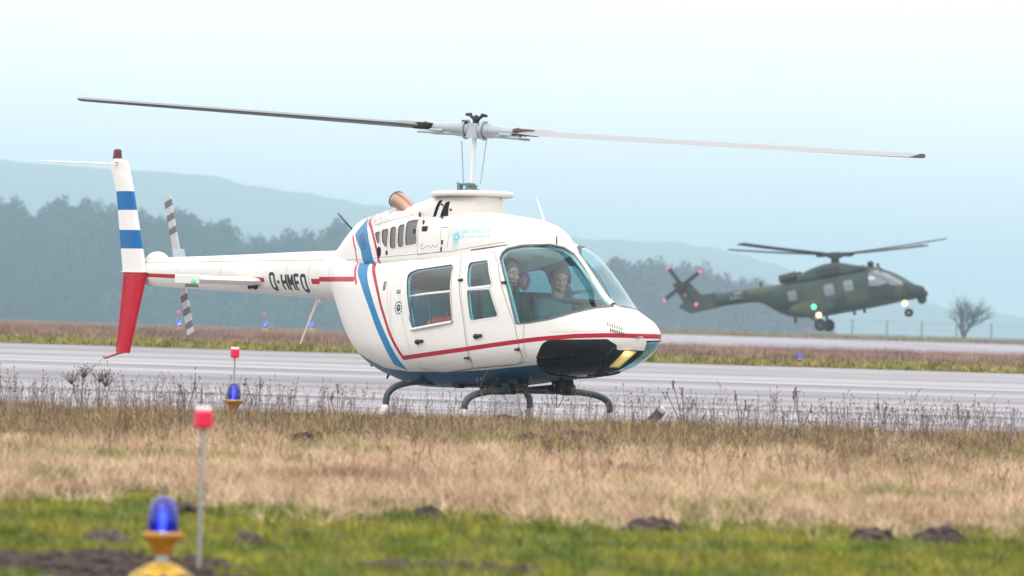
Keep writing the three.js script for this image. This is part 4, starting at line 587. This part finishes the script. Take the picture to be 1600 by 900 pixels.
// ---------- taxiway lights and marker poles ----------
const wornT = noiseTex(128, (u, v) => { const a = 205 + 60 * nz(u * 9, v * 9, 2) - (nz(u * 22, v * 22, 6) > .28 ? 90 : 0); return [a, a * .98, a * .95].map((q) => clamp(q, 40, 255)); }, true);
const yellow = std(.80, .34, .025, .6, { map: wornT, bumpMap: wornT, bumpScale: .001 }), yellowB = std(.82, .50, .035, .6, { map: wornT });
function taxiLight(label, x, d, s = 1, bright = 1) {
  const L = thing('taxiway_light', label, 'airfield light', [x, ground(x, d), -d], 0, 'blue taxiway edge lights'); L.scale.setScalar(s);
  part('base_plate', new THREE.LatheGeometry([[.118, -.03], [.115, .01], [.085, .035], [.045, .055], [.03, .062], [0, .062]].map((p) => new THREE.Vector2(...p)), 32), yellowB, L);
  part('coupling', new THREE.CylinderGeometry(.022, .024, .03, 20).translate(0, .074, 0), steel, L);
  part('cone', new THREE.LatheGeometry([[.024, .085], [.036, .10], [.043, .125], [.05, .135], [.066, .142], [.070, .152], [.066, .162], [.05, .166], [0, .166]].map((p) => new THREE.Vector2(...p)), 32), yellow, L);
  part('clamp_lug', box(.03, .018, .03, .062, .150, .012, .006), yellow, L);
  part('glass_dome', new THREE.LatheGeometry([[.051, .166], [.052, .20], [.050, .232], [.043, .26], [.029, .279], [.013, .288], [0, .29]].map((p) => new THREE.Vector2(...p)), 32),
    new THREE.MeshPhysicalMaterial({ color: rgb(.004, .007, .24), transmission: .4, thickness: 0, roughness: .06, clearcoat: .4, clearcoatRoughness: .08, side: THREE.DoubleSide }), L);
  parts('bolt', [0, 1, 2, 3, 4, 5].map((k) => new THREE.CylinderGeometry(.006, .006, .008, 6).translate(.10 * Math.cos(k * 1.047 + .4), .027, .10 * Math.sin(k * 1.047 + .4))), steel, L); part('clamp_ring', new THREE.TorusGeometry(.067, .004, 8, 36).rotateX(Math.PI / 2).translate(0, .158, 0), yellowB, L);
  part('lamp_bulb', new THREE.CapsuleGeometry(.011, .05, 6, 14).translate(0, .205, .030), new THREE.MeshStandardMaterial({ color: rgb(.7, .85, 1), emissive: rgb(.55, .8, 1), emissiveIntensity: 55 * bright, roughness: .3 }), L);
  const l = new THREE.PointLight(0x6fa0ff, .08, 2); l.position.set(0, .205, .03); L.add(l); return L;
}
function markerPole(label, x, d, h = .52) {
  const M = thing('marker_pole', label, 'marker', [x, ground(x, d), -d], 0, 'red capped marker poles');
  part('pole', new THREE.CylinderGeometry(.0068, .0075, h, 12).translate(0, h / 2 - .02, 0), std(.30, .30, .29, .6), M);
  part('cap', new RoundedBoxGeometry(.056, .066, .056, 4, .012).rotateY(.4).translate(0, h - .005, 0), std(.74, .010, .065, .5), M);
  part('cap_top', new RoundedBoxGeometry(.052, .018, .052, 3, .008).rotateY(.4).translate(0, h + .031, 0), std(.85, .72, .74, .5), M); return M;
}
taxiLight('blue taxiway light on a yellow base, nearest to the camera', -1.17, 15.36);
taxiLight('blue taxiway light standing in the grass left of the white helicopter', -2.005, 32.7, 1.0);
markerPole('red capped marker pole just behind the nearest blue light', -1.07, 15.75, .545);
markerPole('red capped marker pole behind the blue light at the grass edge', -2.025, 33.0, .50);
taxiLight('small blue taxiway light on the far verge below the green helicopter', 8.02, 124, 1.15, 2);
for (const [x, d, w] of [[-16.43, 222, 'behind the tail fin of'], [-13.25, 242, 'under the lettered tail boom of'], [-11.65, 262, 'beside the rod aerial under']]) { taxiLight(`distant blurred blue light ${w} the white helicopter`, x, d, 1.7, 10); markerPole(`distant pink marker pole ${w} the white helicopter`, x - .1, d + .5, .42).scale.setScalar(2); }
markerPole('distant pink marker beyond the runway under the green helicopter', 22.4, 337, .35).scale.setScalar(2.2);
markerPole('faint distant pink marker right of the white helicopter nose', 15.2, 410, .35).scale.setScalar(2.2);

// ---------- molehills ----------
const soilTex = noiseTex(128, (u, v) => { const a = 150 + 90 * nz(u * 12, v * 12, 2) + 60 * nz(u * 40, v * 40, 5); return [a, a * .93, a * .9].map((q) => clamp(q, 30, 255)); }, true);
const soilM = new THREE.MeshStandardMaterial({ map: soilTex, color: rgb(.15, .115, .105), roughness: 1 }), soilP = new THREE.MeshStandardMaterial({ map: soilTex, color: rgb(.24, .20, .19), roughness: 1 });
function molehill(label, x, d, w, h, k, m = soilM) {
  const parts = []; const lump = (r, X, Y, Z, sy, o) => { const g = new THREE.IcosahedronGeometry(r, r > .05 ? 4 : 2), p = g.attributes.position; for (let i = 0; i < p.count; i++) { const v = V(p.getX(i), p.getY(i), p.getZ(i)), n = 1 + .30 * nz(v.x / r * 2.2 + o, v.y / r * 2.2, v.z / r * 2.2 + k) + .22 * nz(v.x / r * 6 + o, v.y / r * 6, v.z / r * 6) + .12 * nz(v.x / r * 14, v.y / r * 14 + o, v.z / r * 14); v.multiplyScalar(n); p.setXYZ(i, v.x, v.y * sy, v.z); } g.computeVertexNormals(); return g.translate(X, Y, Z); };
  parts.push(lump(w, 0, 0, 0, h / w, k), lump(w * .55, w * .4, h * .15, 0, h / w, k + 3), lump(w * .5, -w * .5, 0, .02, h / w, k + 7));
  for (let i = 0; i < 90; i++) { const a = rr(0, 6.28), q = Math.sqrt(rnd()) * 1.5; parts.push(lump(rr(.006, .02), Math.cos(a) * q * w, h * Math.max(0, 1 - q * q) * .9 + .004, Math.sin(a) * q * w * .8, .8, i)); }
  solo('molehill', join(parts), m, { label, category: 'molehill', group: 'molehills of bare soil in the grass' }).position.set(x, ground(x, d), -d);
}
[['dark molehill in short grass below the cabin of the white helicopter', -.34, 19.9, .075, .05, 1], ['rounded molehill in the green grass below the nose of the white helicopter', .63, 19.1, .135, .075, 2], ['wide molehill left of another near the lower right corner', 1.55, 18.9, .12, .075, 3], ['molehill nearest to the lower right corner', 1.84, 18.9, .125, .08, 4], ['pale molehill left of the nearest blue light', -1.54, 17.3, .10, .06, 5], ['small grey molehill right of the nearest marker pole', -1.0, 17.5, .07, .05, 6],
  ['dark low soil heap behind the nearest blue light', -1.40, 19.3, .13, .07, 7], ['long dark soil heap in the straw under the nose of the white helicopter', .47, 29.0, .16, .10, 8], ['dark soil heap left of the long one under the nose', .15, 28.8, .11, .085, 9], ['dark soil heap in the straw below the tail boom joint', -1.27, 27.6, .11, .10, 10], ['dark soil heap in the straw below the rear skid', -.84, 28.6, .12, .085, 11], ['dark earth mound on the grass crest between the skids', -.03, 33.4, .11, .11, 12]].forEach((a, i) => molehill(...a, i === 4 || i === 5 ? soilP : soilM));
{ const G = []; for (let i = 0; i < 1500; i++) { const x = -1.3 + rr(-.75, 1.5), d = 16 + rr(-1.3, 1.1); if (soilAt(x, d) < .45) continue; const r = rr(.005, .028); const g = new THREE.IcosahedronGeometry(r, 1), p = g.attributes.position; for (let k = 0; k < p.count; k++) { const s = 1 + .3 * nz(p.getX(k) * 60 + i, p.getY(k) * 60, p.getZ(k) * 60); p.setXYZ(k, p.getX(k) * s * 1.2, p.getY(k) * s * .7, p.getZ(k) * s); } g.computeVertexNormals(); G.push(g.translate(x, ground(x, d) + r * .3, -d)); }
  solo('soil_clods', join(G), soilM, { kind: 'stuff', label: 'crumbled bare soil around the nearest blue light' }); }

// ---------- grass ----------
function tuft(n, h, spread, w, lean, segs = 3) { // bent tapering blades
  const pos = [], nor = [], idx = [];
  for (let b = 0; b < n; b++) { const a = rr(0, 6.283), r = spread * Math.sqrt(rnd()), bx = Math.cos(a) * r, bz = Math.sin(a) * r, la = rr(0, 6.283), L = h * rr(.55, 1.1), ln = lean * rr(.3, 1.2), fa = rr(0, 3.14), o = pos.length / 3;
    for (let s = 0; s <= segs; s++) { const t = s / segs, hw = w * (1 - t * .92) * .5, cx = bx + Math.cos(la) * ln * L * t * t, cz = bz + Math.sin(la) * ln * L * t * t, cy = L * t * (1 - .35 * ln * t); pos.push(cx - Math.cos(fa) * hw, cy, cz - Math.sin(fa) * hw, cx + Math.cos(fa) * hw, cy, cz + Math.sin(fa) * hw); const nn = V(-Math.sin(fa), .8, Math.cos(fa)).normalize(); nor.push(nn.x, nn.y, nn.z, nn.x, nn.y, nn.z); }
    for (let s = 0; s < segs; s++) { const q = o + s * 2; idx.push(q, q + 1, q + 2, q + 1, q + 3, q + 2); } }
  const g = new THREE.BufferGeometry(); g.setAttribute('position', new THREE.Float32BufferAttribute(pos, 3)); g.setAttribute('normal', new THREE.Float32BufferAttribute(nor, 3)); g.setIndex(idx); return g;
}
const leafM = new THREE.MeshPhysicalMaterial({ color: 0xffffff, roughness: .9, side: THREE.DoubleSide });
function scatter(name, label, geo, spots, mat = leafM) { // spots: [x, y, d, scale, tall, turn, lean, r, g, b]
  const im = new THREE.InstancedMesh(geo, mat, spots.length), m = new THREE.Matrix4(), q = new THREE.Quaternion(), e = new THREE.Euler(), c = new THREE.Color();
  spots.forEach((s, i) => { e.set(s[6] * Math.cos(s[5] * 7), s[5], s[6] * Math.sin(s[5] * 7)); m.compose(V(s[0], s[1], -s[2]), q.setFromEuler(e), V(s[3], s[3] * s[4], s[3])); im.setMatrixAt(i, m); im.setColorAt(i, c.setRGB(s[7], s[8], s[9])); });
  im.name = numbered(name); im.castShadow = im.receiveShadow = true; im.userData = { kind: 'stuff', label }; scene.add(im);
}
const lerp3 = (a, b, t) => a.map((v, k) => v + (b[k] - v) * t);
const cleared = [[-1.17, 15.36, .10], [-.34, 19.9, .09], [.63, 19.1, .15], [1.55, 18.9, .13], [1.84, 18.9, .13], [-1.54, 17.3, .11], [-1.0, 17.5, .08], [-1.4, 19.3, .12], [.47, 29, .17], [.15, 28.8, .12], [-1.27, 27.6, .12], [-.84, 28.6, .13], [-.03, 33.4, .1]];
const isClear = (x, d) => soilAt(x, d) > rr(.25, .75) || cleared.some(([a, b, r]) => Math.hypot((x - a) / r, (d - b) / (r * 1.5)) < 1);
{ // near bank: short green turf, then blond tall straw, then olive brown grass on the crest
  const G = [[], [], []], S = [[], [], []], O = [[], [], []];
  const N = 250000;
  for (let i = 0; i < N; i++) {
    const d = 13.2 + 21.4 * Math.pow(rnd(), .85), x = (rnd() * 2 - 1) * (d * .118 + 1.3), edge = d + 3.2 * nz(x * .9, d * .25, 4) + 2.2 * nz(x * 2.6, d * .7, 9) + 1.2 * nz(x * 7, d * 2, 1);
    if (isClear(x, d)) continue;
    const patch = nz(x * 1.1 + 5, d * .55, 31) + .6 * nz(x * 3.2, d * 1.6, 37), clump = .62 + .75 * clamp(.5 + nz(x * 3.6, d * 2.2, 41) + .5 * nz(x * 9, d * 7, 43)); if (clump < .72 && rnd() < .45) continue;
    const y = ground(x, d), v = nz(x * 2.2, d * 1.2, 11) + .5 * nz(x * 6, d * 4, 13), kind = rnd();
    const gs = 1 - sstep(18.6, 24.0, edge), os = sstep(26.2, 29, edge), turn = rr(0, 6.28);
    if (rnd() < gs || (kind < .10 && v > .25)) { const c = lerp3(lerp3([.136, .240, .011], [.416, .400, .032], clamp(.5 + v * 1.25)), [.368, .288, .160], clamp(sstep(18.5, 23, edge) * .6 * rnd() + (rnd() < .22 ? .75 : 0))); const k = rr(.45, 1.1); G[i % 3].push([x, y, d, rr(.7, 1.2), rr(.7, 1.25) * (v < -.35 ? .7 : 1), turn, .12, c[0] * k, c[1] * k, c[2] * k]); }
    else if (rnd() < os) { const t = clamp(.5 + v * .8), c = rnd() < .26 ? [.10, .06, .045] : lerp3([.245, .194, .065], [.518, .382, .245], t * rnd() + .15); const k = rr(.62, 1.55); O[i % 3].push([x, y, d, rr(.7, 1.25), clump * rr(.75, 1.25), turn, .34, c[0] * k, c[1] * k, c[2] * k]); }
    else { const c0 = lerp3([.64, .44, .28], [.90, .68, .48], clamp(.5 + v * .7)), c = patch < -.2 ? lerp3(c0, [.36, .20, .13], clamp((-.2 - patch) * 2) * rr(.4, 1)) : c0, gsh = rnd() < .10 + .8 * sstep(.12, .5, patch) ? lerp3(c, [.245, .259, .050], .75) : c, k = rr(.45, 1.2); S[i % 3].push([x, y, d, rr(.75, 1.2), clump * rr(.75, 1.15), turn, .38, gsh[0] * k, gsh[1] * k, gsh[2] * k]); }
  }
  for (let k = 0; k < 3; k++) {
    scatter('grass', 'short green turf in the foreground', tuft(8, .055, .035, .0042, .75), G[k]);
    scatter('grass', 'long blond dry grass of the near bank', tuft(7, .115, .045, .0058, .85), S[k]);
    scatter('grass', 'olive brown rough grass along the crest of the near bank', tuft(7, .10, .045, .006, .9), O[k]);
  }
}
function stalk(h, branches, heads, r = .0016) { // dry weed stem with seed heads
  const parts = []; const stem = (a, b, bend, r0, r1, n = 4) => { const A = V(...a), B = V(...b), m = A.clone().lerp(B, .5).add(V(bend, 0, -bend * .6)); const pts = new THREE.QuadraticBezierCurve3(A, m, B).getPoints(n); for (let i = 0; i < n; i++) { const t0 = i / n, t1 = (i + 1) / n; const g = new THREE.CylinderGeometry(r0 + (r1 - r0) * t1, r0 + (r1 - r0) * t0, pts[i].distanceTo(pts[i + 1]), 4, 1, true); g.applyQuaternion(new THREE.Quaternion().setFromUnitVectors(V(0, 1, 0), pts[i + 1].clone().sub(pts[i]).normalize())); const c = pts[i].clone().add(pts[i + 1]).multiplyScalar(.5); parts.push(g.translate(c.x, c.y, c.z)); } return pts; };
  const head = (p) => parts.push(new THREE.IcosahedronGeometry(rr(.003, .0052), 0).scale(1, 1.5, 1).translate(p.x, p.y, p.z));
  const top = [rr(-.14, .14) * h, h, rr(-.14, .14) * h], main = stem([0, 0, 0], top, rr(-.08, .08) * h, r, r * .55, 6); head(main[6]);
  for (let b = 0; b < branches; b++) { const t = rr(.55, .95), p = main[Math.min(5, Math.floor(t * 6))], a = rr(0, 6.28), L = h * rr(.12, .34), q = [p.x + Math.cos(a) * L * .38, p.y + L * .95, p.z + Math.sin(a) * L * .38], pts = stem([p.x, p.y, p.z], q, rr(-.02, .02), r * .6, r * .4, 3); head(pts[3]); for (let k = 0; k < heads; k++) { const u = [pts[3].x + rr(-.016, .016), pts[3].y + rr(.0, .02), pts[3].z + rr(-.016, .016)]; parts.push(rod([pts[2].x, pts[2].y, pts[2].z], u, r * .4, r * .3, 3)); head(V(...u)); } }
  return join(parts);
}
const stalkM = new THREE.MeshStandardMaterial({ color: 0xffffff, roughness: .9, side: THREE.DoubleSide });
{ // dry weeds along the taxiway edge
  const kinds = [stalk(.30, 1, 0), stalk(.25, 2, 0), stalk(.33, 3, 0), stalk(.24, 0, 0), stalk(.31, 4, 1)], list = kinds.map(() => []);
  for (let i = 0; i < 4200; i++) { const d = 34.2 - 6.4 * Math.pow(rnd(), 1.7), x = (rnd() * 2 - 1) * (d * .118 + 1.2), v = .5 + .5 * nz(x * 1.1, d * .3, 17) + .35 * nz(x * 3.4, 2, 21); if (rnd() > (.25 + v * .8) * (x > -1.1 && x < 1.2 ? .55 : 1) || isClear(x, d)) continue; const k = Math.floor(rnd() * 4.4), c = lerp3([.07, .038, .046], [.28, .18, .155], rnd() * rnd()); list[Math.min(4, k)].push([x, ground(x, d), d, rr(.7, 1.2) * (.7 + .3 * v), rr(.75, 1.3), rr(0, 6.28), .20, ...c]); }
  list.forEach((l, k) => scatter('weeds', 'dark dry weed stalks along the edge of the taxiway', kinds[k], l, stalkM));
  const few = [stalk(.18, 2, 0, .002), stalk(.22, 3, 0, .002)], l2 = [[], []]; for (let i = 0; i < 420; i++) { const d = 31 - 9 * rnd(), x = (rnd() * 2 - 1) * (d * .118 + 1); const c = lerp3([.07, .035, .03], [.28, .15, .09], rnd()); l2[i % 2].push([x, ground(x, d), d, rr(.7, 1.2), rr(.8, 1.2), rr(0, 6.28), .35, ...c]); }
  l2.forEach((l, k) => scatter('weeds', 'scattered brown stalks in the blond grass', few[k], l, stalkM));
}
{ // single taller weeds that stand out
  const weed = (label, x, d, hs, umbel) => { const W = thing('dried_weed', label, 'weed', [x, ground(x, d) - .01, -d], 0, 'tall dry weeds standing out along the taxiway edge');
    const m = std(.11, .07, .07, .9); hs.forEach(([h, lx, lz], i) => { const top = [lx, h, lz]; part('stem', tube([[.01 * i, 0, 0], [lx * .35, h * .45, lz * .3], top], .0032, 10, 5), m, W); const G = []; const n = umbel ? 26 : 5;
      for (let k = 0; k < n; k++) { const a = rr(0, 6.28), r = umbel ? Math.sqrt(rnd()) * .075 : rr(.0, .02), q = [lx + Math.cos(a) * r, h + (umbel ? rr(.0, .05) : rr(-.05, .02)), lz + Math.sin(a) * r]; G.push(rod([lx, h - (umbel ? .05 : .06), lz], q, .0016, .0011, 4), new THREE.IcosahedronGeometry(umbel ? .0036 : .0055, 1).scale(1, 1.4, 1).translate(...q)); } part('seed_head', join(G), m, W); }); };
  weed('tall dry weed with a spreading seed head at the far left edge', -3.02, 31.6, [[.37, .02, 0], [.33, -.06, .05]], true); weed('tall dry weed with a spreading seed head, second from the left edge', -2.87, 31.4, [[.345, .0, 0], [.32, .05, .02]], true);
  weed('tall forked dry weed just right of the white helicopter nose', 1.28, 32.6, [[.40, -.09, 0], [.36, -.02, .05], [.33, -.14, .02], [.27, .06, 0]], false); weed('tall double dry weed below the distant blue light', 2.14, 32.8, [[.37, -.04, 0], [.34, -.06, .03], [.24, .08, .02]], false);
  weed('leaning dry weed right of the far marker pole', -1.80, 32.2, [[.34, -.10, 0], [.33, .02, 0]], false); weed('bent dry weed left of the far marker pole', -2.3, 32.0, [[.30, .06, 0], [.28, -.04, .03]], false); weed('slender dry weed group right of the forked weed by the nose', 1.70, 32.7, [[.33, -.05, 0], [.26, .03, .02]], false);
  weed('pair of dry weeds under the wheels of the green helicopter', 2.72, 32.8, [[.30, -.02, 0], [.29, .05, .0], [.27, .09, .03]], false); weed('dry weed near the right edge by the taxiway', 3.32, 32.9, [[.28, -.02, 0], [.25, .06, .02]], false); weed('single thin dry weed under the belly aerial of the tail boom', -1.24, 32.5, [[.29, .0, 0], [.22, -.05, 0]], false);
}
{ // far verge beyond the taxiway: a green edge, then brown weeds
  const a = tuft(9, .16, .22, .03, .6), b = tuft(11, .30, .25, .018, .5), A = [], B = [], Cc = [];
  for (let i = 0; i < 26000; i++) { const d = 122 + 66 * Math.pow(rnd(), 1.15), x = (rnd() * 2 - 1) * (d * .118 + 6), t = sstep(126, 150, d + 7 * nz(x * .15, d * .05, 2)); if (rnd() > t) { const c = lerp3([.224, .232, .024], [.384, .288, .096], clamp(.5 + .7 * nz(x * .4, d * .12, 6) + .3 * (rnd() - .5))); A.push([x, ground(x, d), d, rr(.8, 1.3), rr(.6, 1.1), rr(0, 6.28), .2, ...c]); } else { const c = lerp3([.200, .120, .112], [.368, .240, .160], clamp(.5 + .8 * nz(x * .3, d * .1, 8) + .4 * (rnd() - .5))); B.push([x, ground(x, d), d, rr(.7, 1.25), rr(.6, 1.15), rr(0, 6.28), .2, ...c]); } }
  scatter('grass', 'yellow green verge along the far side of the taxiway', a, A); scatter('weeds', 'brown violet weeds on the far verge', b, B);
  const far = tuft(9, .5, .8, .07, .5); for (let i = 0; i < 7000; i++) { const d = rr(406, 560), x = rr(-3, 75); Cc.push([x, ground(x, d), d, rr(.6, 1.1), rr(.5, 1), rr(0, 6.28), .2, ...lerp3([.240, .208, .080], [.272, .208, .144], rnd())]); } scatter('grass', 'dry grass beyond the distant runway', far, Cc);
}

// ---------- fence, trees, forest ----------
{ const F = thing('perimeter_fence', 'pale wire fence on thin posts behind the runway', 'fence', [12, -.3, -548]);
  for (let i = 0; i < 19; i++) { const h = i === 3 ? 2.7 : 2.35; part('fence_post', box(.2, h, .14, i * 4.25, h / 2, 0, .04), std(.16, .24, .23, .7), F); }
  for (const y of [.6, 1.25, 1.9, 2.2]) part('fence_wire', box(76, .03, .03, 38, y, 0, .01), std(.2, .24, .24, .6), F); }
{ const T = thing('bare_tree', 'bare leafless tree beyond the fence at the right edge', 'tree', [56.2, -1.2, -556]); T.scale.setScalar(1.0); const trunk = [], twigs = [];
  const grow = (p, dir, L, r, lv) => { const q = p.clone().addScaledVector(dir, L); (lv < 2 ? trunk : twigs).push(rod([p.x, p.y, p.z], [q.x, q.y, q.z], r, r * .7, lv < 3 ? 7 : 4)); if (lv > 5) return; const n = lv < 1 ? 6 : lv < 3 ? 3 : 2; for (let i = 0; i < n; i++) { const d = dir.clone().add(V(rr(-.8, .8), rr(-.2, .4), rr(-.8, .8))).normalize(); grow(p.clone().lerp(q, rr(.55, 1)), d, L * rr(.72, .95), r * .55, lv + 1); } };
  grow(V(0, 0, 0), V(.05, 1, 0), 1.9, .34, 0); part('trunk', join(trunk), std(.06, .055, .055, .9), T); part('crown', join(twigs), std(.05, .045, .042, .9), T); }
{ // wood on the slope: bare and evergreen crowns, one mass
  const crown = (n, w, h, s) => { const pos = [], idx = []; for (let i = 0; i < n; i++) { let x, y, z; do { x = rr(-1, 1); y = rr(0, 1); z = rr(-1, 1); } while (x * x + z * z > Math.pow(Math.sin(Math.PI * Math.min(1, y * .88 + .12)), 1.1) * rr(.5, 1.05)); const o = pos.length / 3, c = V(x * w, h * (.15 + .85 * y), z * w), k = s * rr(.5, 1.2); for (let e = 0; e < 3; e++) pos.push(c.x + rr(-1, 1) * k, c.y + rr(-1, 1) * k * 1.3, c.z + rr(-1, 1) * k); idx.push(o, o + 1, o + 2); }
    const st = rod([0, -1, 0], [0, h * .8, 0], .35, .1, 5).toNonIndexed(); const p = st.attributes.position; for (let i = 0; i < p.count; i++) { idx.push(pos.length / 3); pos.push(p.getX(i), p.getY(i), p.getZ(i)); } const g = new THREE.BufferGeometry(); g.setAttribute('position', new THREE.Float32BufferAttribute(pos, 3)); g.setIndex(idx); return g.toNonIndexed(); };
  const kinds = [crown(1500, 4.2, 18, .75), crown(1100, 3.4, 19, .6), crown(1800, 4.8, 16, .8), crown(900, 2.6, 20, .55)].map((g) => { g.computeVertexNormals(); return g; }), list = kinds.map(() => []);
  for (const [d0, f] of [[1195, .42], [1235, .62], [1275, .82], [1315, .97], [1350, 1.0]]) for (let X = -230; X < 92; X += rr(2.2, 4.2)) { const x = X * d0 / 1300, d = d0 + rr(-14, 14), top = curve1(TREETOP, X) * f - (1 - f) * 13 + 1 + rr(-1.6, 1.0), k = Math.floor(rnd() * 4), s = rr(.85, 1.2), hgt = [18, 19, 16, 20][k] * s; const v = rnd(), mx = sstep(0, 60, X), c = lerp3(lerp3([.012, .045, .055], [.035, .055, .06], v), [.085, .05, .075], mx * .8); list[k].push([x, Math.min(top - hgt, ground(x, d) + 2), d, s * rr(.9, 1.1), clamp((top - Math.min(top - hgt, ground(x, d) + 2)) / hgt, .7, 1.6), rr(0, 6.28), 0, ...c]); }
  list.forEach((l, k) => scatter('forest', 'hazy winter wood behind the airfield', kinds[k], l, new THREE.MeshStandardMaterial({ color: 0xffffff, roughness: 1, side: THREE.DoubleSide })));
}
renderer.render(scene, camera);
